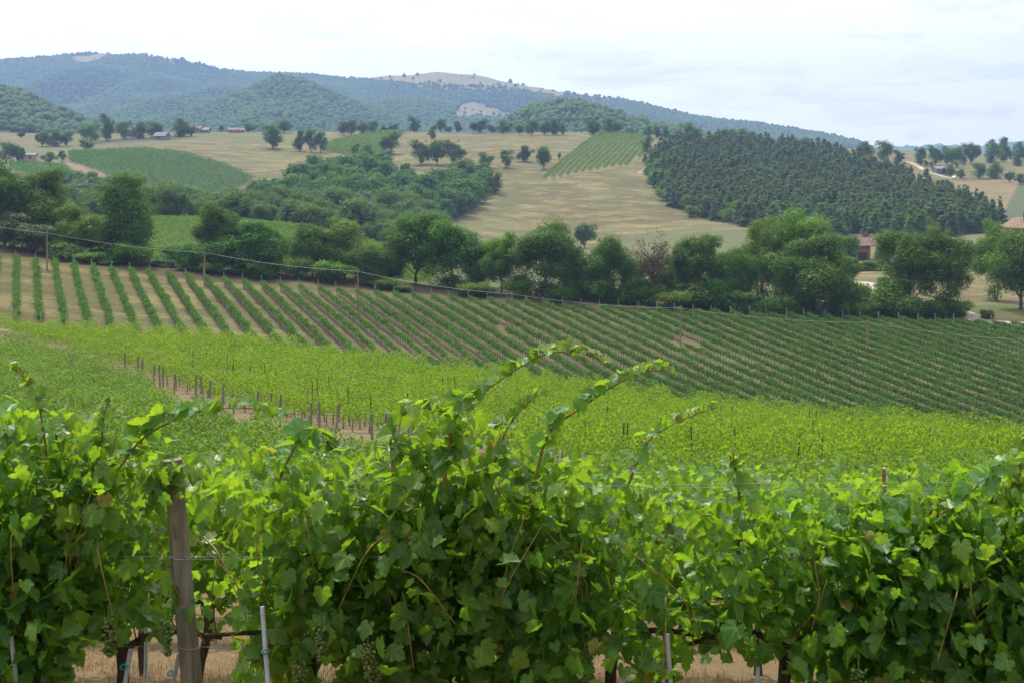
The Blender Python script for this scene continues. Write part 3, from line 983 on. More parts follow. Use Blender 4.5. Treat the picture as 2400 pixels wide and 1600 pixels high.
def dead_tree():
    rng = np.random.default_rng(91)
    D, u = 228.0, 1492
    x = (u - CU) / F * D
    root = empty('withered_tree', (x, D, h1(x, D)))
    parts = []
    H = 9.0
    trunk = bez([(0, 0, -.3), (0.2, 0, 3), (0.6, 0, 5.5), (0.2, 0, 7.2)], 12)
    parts += tube_parts(trunk, np.linspace(0.26, 0.1, len(trunk)), 7)
    tips = []
    for k in range(26):
        s = trunk[rng.integers(4, len(trunk))]
        a = rng.random() * 6.28
        L = rng.uniform(1.8, 4.2)
        e = s + np.array([math.cos(a) * L, math.sin(a) * L, rng.uniform(0.3, 3.4)])
        lp = bez([s, (s + e) / 2 + rng.normal(size=3) * 0.35, e], 7)
        parts += tube_parts(lp, np.linspace(0.09, 0.025, len(lp)), 5)
        for j in range(4):
            q = lp[rng.integers(2, len(lp))]
            e2 = q + rng.normal(size=3) * np.array([0.9, 0.9, 0.6])
            parts += tube_parts(bez([q, (q + e2) / 2 + rng.normal(size=3) * .12, e2], 4), 0.022, 4)
            tips.append(e2)
    child('trunk', mesh_data('withered_trunk', parts, M['bark']), root)
    tips = np.array(tips)
    P = tips[rng.integers(0, len(tips), 3000)] + rng.normal(size=(3000, 3)) * 0.42
    V, Fc, t = cards(rng, P, rng.normal(size=(3000, 3)), 0.30)
    child('crown', mesh_data('withered_leaves', [(V, Fc, 0, t)], M['dry_leaf']), root)
    tag(root, 'withered brownish oak with thin leaves and twisted branches in the hedge', 'tree', 'trees of the hedge line')


dead_tree()

FT = [  # U, Vbase, Vtop, width px, group key
    (627, 343, 288, 60, 'm'), (688, 348, 300, 34, 'm'), (714, 350, 298, 42, 'm'), (737, 351, 303, 32, 'm'), (572, 304, 283, 42, 'r'), (508, 303, 288, 15, 'r'), (652, 306, 277, 46, 'r'),
    (618, 305, 286, 30, 'r'), (415, 314, 272, 60, 'l'), (440, 314, 290, 28, 'l'), (247, 324, 262, 42, 'l'), (207, 330, 286, 48, 'l'), (285, 320, 278, 50, 'l'), (320, 319, 280, 50, 'l'), (354, 317, 280, 48, 'l'),
    (98, 337, 303, 40, 'l'), (125, 337, 297, 45, 'l'), (152, 336, 302, 38, 'l'), (197, 346, 321, 36, 'l'), (15, 374, 326, 48, 'l'), (40, 374, 335, 34, 'l'), (142, 371, 347, 20, 'l'), (113, 376, 350, 38, 'l'),
    (48, 318, 303, 22, 'l'), (733, 407, 370, 48, 'm'),
    (807, 311, 276, 46, 'r'), (790, 311, 280, 30, 'r'), (835, 310, 282, 26, 'r'), (857, 307, 278, 32, 'r'), (905, 302, 284, 24, 'r'), (882, 303, 290, 26, 'r'), (952, 303, 268, 38, 'r'), (994, 320, 288, 29, 'c'),
    (1013, 304, 274, 24, 'r'), (1052, 305, 278, 26, 'r'), (1030, 305, 292, 24, 'r'), (1102, 307, 274, 48, 'r'), (1130, 307, 288, 26, 'r'), (1157, 308, 276, 44, 'r'), (1194, 309, 286, 27, 'r'), (1222, 312, 277, 38, 'r'),
    (1252, 311, 276, 30, 'r'), (1273, 311, 275, 36, 'r'), (1292, 312, 284, 20, 'r'), (1362, 310, 269, 54, 'r'), (1397, 308, 273, 30, 'r'), (1417, 308, 280, 32, 'r'),
    (897, 355, 302, 50, 'c'), (967, 379, 322, 58, 'c'), (1004, 380, 322, 46, 'c'), (1040, 378, 322, 62, 'c'), (1114, 386, 350, 38, 'c'), (1162, 386, 345, 40, 'c'), (1205, 372, 335, 40, 'c'), (1249, 389, 337, 42, 'c'),
    (1285, 366, 351, 11, 'c'), (1486, 354, 313, 30, 'c'), (1482, 376, 354, 15, 'c'), (884, 402, 364, 24, 'c'), (909, 409, 383, 22, 'c'), (932, 405, 375, 28, 'c'), (1005, 420, 388, 27, 'c'),
    (1137, 446, 397, 42, 'c'), (816, 355, 330, 30, 'c'), (847, 372, 333, 38, 'c'), (831, 380, 350, 42, 'c'), (1343, 571, 514, 52, 'c'),
    (1490, 318, 290, 24, 'r'), (1510, 318, 290, 24, 'r'), (1530, 320, 292, 26, 'r'), (1585, 340, 282, 56, 'r'), (1560, 338, 300, 40, 'r'), (1665, 334, 296, 48, 'r'), (1708, 332, 296, 58, 'r'), (1640, 336, 308, 36, 'r'),
    (1825, 345, 314, 44, 'r'), (1795, 342, 318, 36, 'r'),
    (1985, 372, 326, 50, 'e'), (2030, 373, 324, 48, 'e'), (2065, 374, 345, 34, 'e'), (2115, 380, 339, 34, 'e'), (2148, 380, 335, 42, 'e'), (2175, 380, 336, 34, 'e'), (2198, 385, 337, 48, 'e'), (2230, 378, 329, 44, 'e'),
    (2278, 376, 322, 52, 'e'), (2305, 374, 316, 42, 'e'), (2340, 382, 327, 48, 'e'), (2250, 411, 374, 46, 'e'), (2285, 411, 372, 50, 'e'), (2183, 404, 379, 32, 'e'), (2207, 411, 389, 27, 'e'),
    (2114, 381, 367, 13, 'e'), (2127, 383, 368, 12, 'e'), (2139, 385, 371, 13, 'e'), (2345, 425, 400, 34, 'e'), (2320, 420, 395, 26, 'e'),
]
GRP = {'m': ('oak on the dry meadow below the ridge, {} from the left', 'oaks on the dry meadow'),
       'r': ('tree on the ridge skyline before the mountain, {} from the left', 'trees along the ridge'),
       'l': ('dark tree on the western ridge end, {} from the left', 'trees on the western ridge end'),
       'c': ('lone oak on the tan hillside, {} counted from the left', 'oaks scattered on the tan hillside'),
       'e': ('tree on the rise beyond the conifers, {} from the left', 'trees on the rise beyond the conifers')}
FT.sort(key=lambda q: q[0])
cnt = {}
SPECIAL = {1343: 'lone round oak low on the tan meadow, just above the hedge', 1285: 'tiny lone bush beside the corner of the steep hill vineyard',
           952: 'tall round tree on the ridge skyline above the small vineyard', 1362: 'broad round tree on the skyline left of the steep hill vineyard top',
           247: 'tallest two-tiered tree of the western ridge end', 627: 'pair-trunked round oak standing alone on the dry meadow', 1137: 'oak at the right tip of the gully woodland'}
for u, vb, vt, wp, g in FT:
    x, y = hit(u, vb, 380)
    z = h1(x, y)
    h = (HZ - vt) / F * y - z
    i = cnt.get(g, 0)
    cnt[g] = i + 1
    small = wp < 22
    pl = FLOW if (wp > 44 and g in 'le') else FIELD
    place(pl[RND.randrange(len(pl))], 'bush' if small else 'field_tree', x, y, max(2.0, h) * 1.02, max(2.0, wp / F * y * 0.98), RND.random() * 6.28,
          SPECIAL.get(u, GRP[g][0].format(nth(i))), 'bush' if small else 'tree', GRP[g][1], z)


def scatter_poly(poly, spx, spy, seed):
    r = random.Random(seed)
    us = [p[0] for p in poly]
    vs = [p[1] for p in poly]
    out = []
    v = min(vs)
    row = 0
    while v < max(vs):
        u = min(us) + (row % 2) * spx / 2
        while u < max(us):
            uu, vv = u + r.uniform(-.4, .4) * spx, v + r.uniform(-.45, .45) * spy
            if in_poly(np.array([uu]), np.array([vv]), poly)[0]:
                out.append((uu, vv))
            u += spx
        v += spy
        row += 1
    return out


def scatter_plan(poly_px, dmin, spacing, n, seed):
    """random points at least a spacing apart inside a region of the ground"""
    P = np.array([hit(u, v, dmin) for u, v in poly_px])
    r = np.random.default_rng(seed)
    q = np.column_stack([r.uniform(P[:, 0].min(), P[:, 0].max(), n), r.uniform(P[:, 1].min(), P[:, 1].max(), n)])
    q = q[in_poly(q[:, 0], q[:, 1], [tuple(p) for p in P])]
    grid, out = {}, []
    for a, b in q:
        k = (int(a // spacing), int(b // spacing))
        if all((a - c) ** 2 + (b - d) ** 2 > spacing**2 for i in (-1, 0, 1) for j in (-1, 0, 1) for c, d in grid.get((k[0] + i, k[1] + j), [])):
            grid.setdefault(k, []).append((a, b))
            out.append((float(a), float(b)))
    return out


wpts = sorted(scatter_plan(WOODS, 385, 6.6, 30000, 5), key=lambda q: q[1])
wrest = []
nd = npale = 0
for x, y in wpts:
    h = min(13.0, max(5.0, RND.lognormvariate(math.log(8.0), 0.25)))
    wd = h * RND.uniform(0.8, 1.25)
    hidden = HZ - F * (h1(x, y) + h) / y > 520
    pale = RND.random() < 0.12
    if hidden or nd >= 280:
        if not hidden:
            wrest.append((x, y, h, wd))
        continue
    pr = PALEW[RND.randrange(2)] if pale else WOOD[RND.randrange(5)]
    nd += 1
    place(pr, 'woodland_tree', x, y, h, wd, RND.random() * 6.28,
          ('pale grey-green tree among the dark trees of the gully woodland' if pale else 'dark green broadleaf tree in the gully woodland below the tan hill'),
          'tree', 'pale trees of the gully woodland' if pale else 'dark trees of the gully woodland')


WREST = wrest
pts = scatter_poly(PINES, 13.5, 5.4, 8)
pts = [(u + RND.uniform(-9, 9), v + RND.uniform(-6, 4)) for u, v in pts]
pts.sort(key=lambda p: -p[1])
pl = [(hit(u, v, 400), u, v) for u, v in pts]
pl.sort(key=lambda q: q[0][1])
rest = []
nci = 0
edge_cols = []
for (x, y), u, v in pl:
    edge = (u < 1530 and RND.random() < 0.55) or RND.random() < 0.06 or (v > 480 and u < 1700 and RND.random() < 0.4)
    h = RND.uniform(6.0, 10.5) * (0.75 if edge else 1.0)
    wd = RND.uniform(3.8, 6.8)
    if edge and nci < 400:
        place(PALEW[0], 'broadleaf_tree', x, y, h, wd * 1.2, RND.random() * 6.28, 'yellow-green broadleaf tree on the edge of the conifer plantation', 'tree', 'broadleaf trees edging the plantation')
    elif nci < 285:
        nci += 1
        place(CONE[RND.randrange(4)], 'conifer', x, y, h, wd, RND.random() * 6.28, 'dark conifer in the dense plantation on the hillside', 'conifer', 'conifers of the hillside plantation')
    else:
        rest.append((x, y, h, wd))


def massed(name, rest, protos, mat, keep, seed):
    """trees too small to tell apart, as one mass"""
    rng = np.random.default_rng(seed)
    vs, ts = [], []
    for x, y, h, wd in rest:
        p = protos[rng.integers(len(protos))]
        V, t = p.raw
        V, t = V.reshape(-1, 4, 3), t.reshape(-1, 4)
        k = rng.choice(len(V), int(len(V) * keep), replace=False)
        a = rng.random() * 6.28
        W = V[k] * np.array([wd / p.W, wd / p.W, h / p.H])
        c = W.mean(1, keepdims=True)
        W = c + (W - c) * keep ** -0.45
        W = np.stack([W[..., 0] * math.cos(a) - W[..., 1] * math.sin(a), W[..., 0] * math.sin(a) + W[..., 1] * math.cos(a), W[..., 2]], -1)
        vs.append((W + np.array([x, y, h1(x, y)])).reshape(-1, 3))
        ts.append(np.clip(t[k] * 0.8 + rng.random() * 0.36 - 0.12, 0, 1).reshape(-1))
    if vs:
        V = np.concatenate(vs)
        Fc = np.arange(len(V)).reshape(-1, 4)
        tag(obj(name, mesh_data(name, [(V, Fc, 0, np.concatenate(ts))], M[mat])), kind='stuff')


massed('conifer_forest', rest, CONE, 'pine', 0.5, 5)
massed('woodland', WREST, WOOD, 'wood_leaf', 0.4, 15)

# ------------------------------------------------------------------ vine rows seen as a whole
GAPS = None


def row_mesh(rng, A, B, height, width, cpm, size, mat, z0=0.55, shoots=0.25, trunks=None, wob=0.12):
    """foliage of one trellised row from A to B (plan points), draped on the ground"""
    A, B = np.array(A, float), np.array(B, float)
    L = float(np.linalg.norm(B - A))
    n = max(12, int(L * cpm))
    s = rng.random(n)
    dr = (B - A) / max(L, 1e-6)
    nr = np.array([-dr[1], dr[0]])
    # plant to plant unevenness
    ph = rng.random() * 50
    k = vnoise(s * L / 1.1 + ph, np.zeros(n), 21)
    gap = vnoise(s * L / 3.0 + ph, np.zeros(n) + 7.3, 22)
    keep = rng.random(n) < np.clip((gap - 0.02) * 9, 0.3, 1)
    s, k = s[keep], k[keep]
    n = len(s)
    hh = rng.random(n) ** 0.8
    top = height * (0.9 + (k - 0.5) * wob * 2)
    up = rng.random(n) < 0.10
    lat = rng.normal(size=n) * width * 0.36 * (1.15 - 0.5 * hh)
    lat = lat + (vnoise(s * L / 2.3 + ph, np.zeros(n) + 3.1, 23) - 0.5) * width * 0.5
    lat = lat * (0.65 + 0.7 * k)
    zz = z0 + (top - z0) * hh + np.where(up, rng.random(n) * shoots, 0)
    P2 = A + s[:, None] * (B - A) + lat[:, None] * nr
    if GAPS is not None:
        kp = np.ones(n, bool)
        for gx, gy, gr in GAPS:
            kp &= ((P2[:, 0] - gx) / gr) ** 2 + ((P2[:, 1] - gy) / (gr * 1.4)) ** 2 > 1
        vig = vnoise(P2[:, 0] / 14.0 + 30, P2[:, 1] / 14.0 + 30, 77)
        kp &= rng.random(n) < np.clip(0.6 + 0.8 * vig, 0, 1)
        P2, zz, hh, lat = P2[kp], zz[kp] - (0.5 - vig[kp]) * 0.35 * hh[kp], hh[kp], lat[kp]
        n = len(P2)
    g = hgt(P2[:, 0], P2[:, 1])
    P = np.column_stack([P2, g + zz])
    kt = 0.5 * vnoise(P2[:, 0] / 1.3 + 60, P2[:, 1] / 1.3 + 60, 78) + 0.5 * vnoise(P2[:, 0] / 6.0 + 60, P2[:, 1] / 6.0 + 60, 79)
    side = np.sign(lat)[:, None] * np.column_stack([np.tile(nr, (n, 1)), np.zeros(n)])
    N = side * (1 - hh[:, None]) * 0.8 + rng.normal(size=(n, 3)) * 0.45 + np.array([0, 0, 0.45])
    t = np.clip(0.25 + 0.5 * rng.random(n) + 0.25 * (hh - 0.5) + 0.5 * (kt - 0.5), 0, 1)
    V, Fc, t4 = cards(rng, P, N, size * (0.65 + 0.7 * rng.random(n)), t, asp=0.8)
    return V, Fc, t4


def stick_mesh(rng, pts, h, r, lean=0.03, below=0.1):
    """thin square uprights at the given plan points"""
    pts = np.asarray(pts, float)
    n = len(pts)
    z = hgt(pts[:, 0], pts[:, 1])
    h = np.broadcast_to(np.asarray(h, float), (n,))
    off = rng.normal(size=(n, 2)) * lean
    cs = np.array([[-1, -1], [1, -1], [1, 1], [-1, 1]]) * r
    b = np.concatenate([np.repeat(pts[:, None], 4, 1) + cs, np.repeat((z - below)[:, None, None], 4, 1)], 2)
    tp = np.concatenate([np.repeat((pts + off)[:, None], 4, 1) + cs * 0.8, np.repeat((z + h)[:, None, None], 4, 1)], 2)
    V = np.concatenate([b, tp], 1).reshape(-1, 3)
    q = np.array([[0, 1, 5, 4], [1, 2, 6, 5], [2, 3, 7, 6], [3, 0, 4, 7], [4, 5, 6, 7]])
    Fc = (q[None] + (np.arange(n) * 8)[:, None, None]).reshape(-1, 4)
    return V, Fc


def vine_row(rng, A, B, label, group, mat, height=1.8, width=0.7, cpm=30, size=0.25, trunk_gap=None, end_posts=False, z0=0.55, post_gap=None, shoots=0.25, wob=0.14):
    A, B = np.array(A, float), np.array(B, float)
    L = float(np.linalg.norm(B - A))
    if L < 3:
        return None
    c = (A + B) / 2
    root = empty('vine_row', (float(A[0]), float(A[1]), h1(A[0], A[1])))
    o3 = np.array(root.location)
    V, Fc, t = row_mesh(rng, A, B, height, width, cpm, size, mat, z0, shoots, wob=wob)
    obj('foliage', mesh_data('row_foliage', [(V - o3, Fc, 0, t)], M[mat]), root)
    if trunk_gap:
        n = int(L / trunk_gap)
        s = (np.arange(n) + 0.5 + rng.normal(size=n) * 0.06) / max(n, 1)
        q = A + s[:, None] * (B - A)
        for gx, gy, gr in (GAPS or []):
            q = q[((q[:, 0] - gx) / gr) ** 2 + ((q[:, 1] - gy) / (gr * 1.4)) ** 2 > 1]
        if not len(q):
            q = A[None] * 1.0
        V, Fc = stick_mesh(rng, q, z0 + 0.35, 0.045)
        tag(obj('trunk', mesh_data('row_trunks', [(V - o3, Fc, 0, None)], M['trunks']), root), kind='stuff')
    if end_posts:
        for e, dd in ((A, B - A), (B, A - B)):
            p = e - dd / L * 0.4
            V, Fc = stick_mesh(rng, [p], height + 0.45, 0.05, 0.12)
            obj('end_post', mesh_data('end_post', [(V - o3, Fc, 0, None)], M['trunks']), root)
    tag(root, label, 'vine row', group)
    return root


rng = np.random.default_rng(77)
# striped vineyard below the hedge
sp = 2.86
xe = np.arange(-98, 92, sp)
GAPS = [hit(u, v, 150) + (r_,) for u, v, r_ in [(1578, 803, 1.9), (1590, 793, 1.4), (1168, 770, 1.7)]]
for i, x1 in enumerate(xe):
    y1 = 215.5 + 0.03 * (x1 + 80) * 0.5
    ys = float(np.interp(x1, [-98, -60, -20, 20, 92], [172, 168, 150, 141, 136]))
    B = (x1, y1)
    A = (x1 + 0.348 * (y1 - ys), ys)
    vine_row(rng, A, B, '%s vine row from the left in the striped vineyard below the oak hedge' % nth(i), 'rows of the striped vineyard', 'vine_striped',
             1.68, 0.66, 240, 0.155, 0.85, True, z0=0.83, shoots=0.35)
GAPS = None
# yellow-green vineyard: rows run across the view from the bare strip
ys = np.arange(50, 172, 2.55)
for i, y0 in enumerate(ys):
    xa = float(path_x(y0)) + 2.2 + 1.6 * float(np.interp(y0, [52, 58, 82, 92], [0, 1, 1, 0]))
    # keep the part of the row in front of the far edge of the field
    xs = np.arange(xa, 0.40 * y0 + 6, 1.0)
    ok = xs[y0 < bright_edge(xs, np.full_like(xs, y0))]
    if len(ok) < 6:
        continue
    xb = float(ok.max())
    vine_row(rng, (xa, y0), (xb, y0 + 0.3), '%s row of the yellow-green vineyard counted from the nearest' % nth(i), 'rows of the yellow-green vineyard', 'vine_bright',
             1.9, 1.2, 290 if y0 > 60 else 360, 0.108, 1.0 if y0 < 115 else None, False, z0=0.5, shoots=0.45, wob=0.5)
# rows on the near side of the bare strip
ys = np.arange(50, 140, 2.6)
for i, y0 in enumerate(ys):
    xb = float(path_x(y0)) - float(np.interp(y0, [50, 58, 84, 104], [5.5, 7.5, 6.0, 1.2]))
    xa = -0.40 * y0 - 4
    if xb - xa < 5:
        continue
    vine_row(rng, (xa, y0), (xb, y0), '%s row of the darker vineyard beside the bare strip, counted from the nearest' % nth(i), 'rows of the darker vineyard beside the strip', 'vine_mid',
             1.85, 1.35, 400 if y0 < 80 else 270, 0.122, 1.0, False, z0=0.55, shoots=0.4, wob=0.38)


def block_rows(poly_px, p0, p1, spacing, label, group, mat, height, width, cpm, size, dmin=380, clip=2.0):
    P = np.array([hit(u, v, dmin) for u, v in poly_px])
    a, b = np.array(hit(*p0, dmin)), np.array(hit(*p1, dmin))
    d = (b - a) / np.linalg.norm(b - a)
    n = np.array([-d[1], d[0]])
    if n[0] < 0:
        n = -n
    cn, cd = P @ n, P @ d
    k = 0
    c = cn.min() + spacing / 2
    while c < cn.max():
        t = np.arange(cd.min(), cd.max(), 1.0)
        q = c * n + t[:, None] * d
        ok = in_poly(q[:, 0], q[:, 1], [tuple(p) for p in P])
        if ok.sum() > 4:
            tt = t[ok]
            vine_row(rng, c * n + tt.min() * d, c * n + tt.max() * d, label % nth(k), group, mat, height, width, cpm, size)
            k += 1
        c += spacing
    return k


block_rows(HILL_V, (1252, 412), (1385, 308), 3.0, '%s row from the left of the steep striped hill vineyard', 'rows of the steep hill vineyard', 'vine_hill', 1.9, 1.25, 20, 0.45)
block_rows(BIG_V, (200, 353), (570, 424), 3.7, '%s row of the large dark green vineyard below the western ridge', 'rows of the large dark vineyard', 'vine_dark', 1.9, 1.1, 14, 0.5)
block_rows(MIDF_V, (745, 346), (905, 312), 2.8, '%s row of the small vineyard beside the ridge oaks', 'rows of the small ridge vineyard', 'vine_hill', 1.9, 0.9, 7, 0.66)
block_rows([(20, 376), (150, 382), (170, 402), (150, 413), (60, 402), (20, 395)], (30, 380), (150, 384), 2.8, '%s row of the small vineyard below the plastered cottage', 'rows below the cottage', 'vine_dark', 1.9, 1.3, 7, 0.70)
block_rows([(55, 398), (90, 395), (195, 455), (150, 455)], (70, 398), (180, 455), 5.5, '%s sparse row beside the red soil track', 'sparse rows by the red track', 'vine_dark', 1.6, 0.8, 7, 0.6)
# vineyard behind the hedge
ys = np.arange(246, 366, 3.0)
for i, y0 in enumerate(ys):
    vine_row(rng, ((60 - CU) / F * y0, y0), ((990 - CU) / F * y0, y0), '%s row of the vineyard behind the oak hedge, counted from the hedge' % nth(i), 'rows of the vineyard behind the hedge',
             'vine_hill', 2.0, 1.7, 34, 0.32)

# ------------------------------------------------------------------ posts and stakes of the middle vineyards
post_me = {}


def upright(name, x, y, h, r, mat, label, cat, group, lean=(0, 0), key=None, z=None):
    key = (mat, round(r, 3), round(h, 2))
    if key not in post_me:
        pth = np.array([[0, 0, -0.3], [0, 0, h * 0.5], [0, 0, h]])
        post_me[key] = mesh_data(name, tube_parts(pth, [r * 1.05, r, r * 0.95], 8), M[mat])
    o = obj(name, post_me[key])
    o.location = (x, y, h1(x, y) if z is None else z)
    o.rotation_euler = (lean[0], lean[1], RND.random() * 6.28)
    return tag(o, label, cat, group)


for i, y0 in enumerate(np.arange(66, 124, 2.55)):
    upright('trellis_post', float(path_x(y0)) + 1.6 + RND.uniform(-.5, .5), float(y0) + RND.uniform(-.5, .5), RND.choice([1.35, 1.6, 1.8, 1.9]), 0.075, 'old_post',
            'grey leaning end post at the bare strip, %s from the nearest' % nth(i), 'post', 'end posts along the bare strip', (RND.gauss(0, .07), RND.gauss(0, .07)))
k = 0
for y0 in np.arange(50, 160, 2.55):
    xa, xb = float(path_x(y0)) + 6, 0.37 * y0
    x = xa + RND.uniform(0, 5)
    while x < xb and k < 70:
        if y0 < float(bright_edge(np.array([x]), np.array([y0]))[0]) - 1:
            upright('vineyard_stake', x, float(y0), RND.choice([2.0, 2.15, 2.3]), 0.03, 'stake', 'dark stake poking out of the yellow-green vine canopy', 'stake',
                    'stakes in the yellow-green vineyard', (RND.gauss(0, .03), RND.gauss(0, .03)))
            k += 1
        x += RND.uniform(9, 34)

# ------------------------------------------------------------------ telegraph poles with their wire
POLES = [(108, 530, 622), (470, 575, 658), (822, 618, 710), (1176, 670, 765), (1563, 702, 796), (1993, 735, 812)]
tops = []
for i, (u, vt, vb) in enumerate(POLES):
    x, y = hit(u, vb, 165)
    z = h1(x, y)
    H = (HZ - vt) / F * y - z
    me = mesh_data('utility_pole', tube_parts(np.array([[0, 0, -.5], [0, 0, H * .5], [0, 0, H]]), [0.125, 0.11, 0.095], 9), M['pole'])
    o = obj('utility_pole', me, loc=(x, y, z))
    tag(o, 'brown wooden telegraph pole in the striped vineyard, %s from the left' % nth(i), 'pole', 'telegraph poles in the striped vineyard')
    tops.append(np.array([x, y, z + H - 0.35]))
e0 = tops[0] + (tops[0] - tops[1]) * 0.8 + np.array([0, 0, 1.0])
e1 = tops[-1] + (tops[-1] - tops[-2]) * 0.9 + np.array([0, 0, -0.6])
allp = [e0] + tops + [e1]
wp = []
for a, b in zip(allp[:-1], allp[1:]):
    for t in np.linspace(0, 1, 12, endpoint=False):
        p = a * (1 - t) + b * t
        p[2] -= 4 * 0.45 * t * (1 - t)
        wp.append(p)
wp.append(allp[-1])
tag(obj('overhead_wire', mesh_data('overhead_wire', tube_parts(np.array(wp), 0.022, 5), M['wire'])), 'thin pale overhead wire running along the telegraph poles', 'wire')


# ------------------------------------------------------------------ roads
def ribbon(name, pts, width, mat, lift=0.05):
    p = bez(np.array([(a, b, 0) for a, b in pts]), 40)[:, :2]
    tg = norm(np.gradient(p, axis=0))
    nr = np.column_stack([-tg[:, 1], tg[:, 0]])
    rows = []
    for k in np.linspace(-0.5, 0.5, 5):
        q = p + nr * k * width
        rows.append(np.column_stack([q, hgt(q[:, 0], q[:, 1]) + lift + 0.05 * (0.25 - k * k)]))
    V = np.stack(rows, 1).reshape(-1, 3)
    n = len(p)
    idx = np.arange(n * 5).reshape(n, 5)
    Fc = np.stack([idx[:-1, :-1], idx[:-1, 1:], idx[1:, 1:], idx[1:, :-1]], -1).reshape(-1, 4)
    return tag(obj(name, mesh_data(name, [(V, Fc, 0, None)], M[mat])), kind='structure')


ribbon('dirt_road', [hit(u, v, 222) for u, v in [(1950, 648), (2000, 655), (2080, 685), (2170, 708), (2215, 722), (2262, 738), (2352, 747), (2480, 752)]], 4.2, 'road')
ribbon('gravel_road', [hit(u, v, 500) for u, v in [(2085, 372), (2105, 380), (2125, 392), (2160, 404), (2200, 412)]], 4.0, 'road')
ribbon('dirt_track', [hit(u, v, 500) for u, v in [(1545, 334), (1510, 348), (1500, 365), (1490, 385), (1470, 400)]], 4.0, 'redsoil')


# ------------------------------------------------------------------ buildings
def gable_house(name, x, y, rz, L, Wd, Hw, Hr, wall, roof, label, cat='house', windows=(), chimney=None, z=None, over=0.5, hip=0.0):
    z = h1(x, y) if z is None else z
    root = empty(name, (x, y, z), rz)
    parts = []
    hl, hw = L / 2, Wd / 2
    V = np.array([[-hl, -hw, -1.5], [hl, -hw, -1.5], [hl, hw, -1.5], [-hl, hw, -1.5], [-hl, -hw, Hw], [hl, -hw, Hw], [hl, hw, Hw], [-hl, hw, Hw]])
    Fc = np.array([[0, 1, 5, 4], [1, 2, 6, 5], [2, 3, 7, 6], [3, 0, 4, 7]])
    parts.append((V, Fc, 0, None))
    if hip == 0:
        G = np.array([[-hl, -hw, Hw], [-hl, hw, Hw], [-hl, 0, Hw + Hr], [hl, -hw, Hw], [hl, hw, Hw], [hl, 0, Hw + Hr]])
        parts.append((G, np.array([[0, 2, 1], [3, 4, 5]]), 0, None))
    child('wall', mesh_data('wall', parts, M[wall], smooth=False), root)
    ro = []
    el, ew = hl + over, hw + over
    dz = Hr * over / hw
    rl = el - hip
    nrow = 10
    for sgn in (-1, 1):
        # tile courses: a ridged sheet
        us = np.linspace(-1, 1, int(L / 0.28) + 1)
        rows = []
        for t in np.linspace(0, 1, nrow):
            half = el * (1 - t) + rl * t
            zz = Hw - dz + t * (Hr + dz) + 0.12
            rows.append(np.column_stack([us * half, np.full_like(us, sgn * ew * (1 - t)), zz + 0.045 * (np.arange(len(us)) % 2) + 0.05 * (1 - t) * 0]))
        V = np.array(rows).reshape(-1, 3)
        nc = len(us)
        idx = np.arange(nrow * nc).reshape(nrow, nc)
        Fc = np.stack([idx[:-1, :-1], idx[:-1, 1:], idx[1:, 1:], idx[1:, :-1]], -1).reshape(-1, 4)
        ro.append((V, Fc, 0, None))
        ro.append((V - np.array([0, 0, 0.16]), Fc[:, ::-1], 0, None))
    if hip:
        for s in (-1, 1):
            V = np.array([[s * el, -ew, Hw - dz + .1], [s * el, ew, Hw - dz + .1], [s * rl, 0, Hw + Hr + .1]])
            ro.append((V, np.array([[0, 1, 2]]), 0, None))
    rf = child('roof', mesh_data('roof', ro, M[roof], smooth=False), root)
    if chimney:
        cx, cy, ch = chimney
        V, Fc = box((cx, cy, Hw + Hr * 0.6 + ch / 2), (0.6, 0.6, ch))
        V2, F2 = box((cx, cy, Hw + Hr * 0.6 + ch + 0.08), (0.8, 0.8, 0.16))
        child('chimney', mesh_data('chimney', [(V, Fc, 0, None), (V2, F2, 0, None)], M['dark'], smooth=False), rf)
    for (wx, wz, ww, wh, side, arch) in windows:
        yy = -hw - 0.02 if side == 'f' else 0
        pr = []
        V, Fc = box((wx, -hw + 0.02, wz), (ww, 0.12, wh))
        pr.append((V, Fc, 0, None))
        if arch:
            th = np.linspace(0, PI, 9)
            V = np.array([[wx + ww / 2 * math.cos(a), -hw - 0.04, wz + wh / 2 + ww / 2 * math.sin(a)] for a in th] + [[wx, -hw - 0.04, wz + wh / 2]])
            pr.append((V, np.array([[i, i + 1, 9] for i in range(8)]), 0, None))
        child('window', mesh_data('window', pr, M['dark'], smooth=False), root)
    return tag(root, label, cat)


hx, hy = (2395 - CU) / F * 300, 300.0
zg = h1(hx, hy)
eave = (HZ - 524) / F * hy - zg
gable_house('farmhouse', hx, hy + 4, R(-4), 11.5, 9, eave, 1.9, 'brick', 'terracotta', 'brick farmhouse with a tiled roof and black chimney behind the large oak',
            windows=((-0.9, eave - 1.6, 1.1, 1.5, 'f', True), (3.0, eave - 1.6, 1.1, 1.5, 'f', True), (-3.8, eave - 2.0, 0.9, 1.3, 'f', False)), chimney=(-2.9, -2.5, 1.9), hip=1.6)


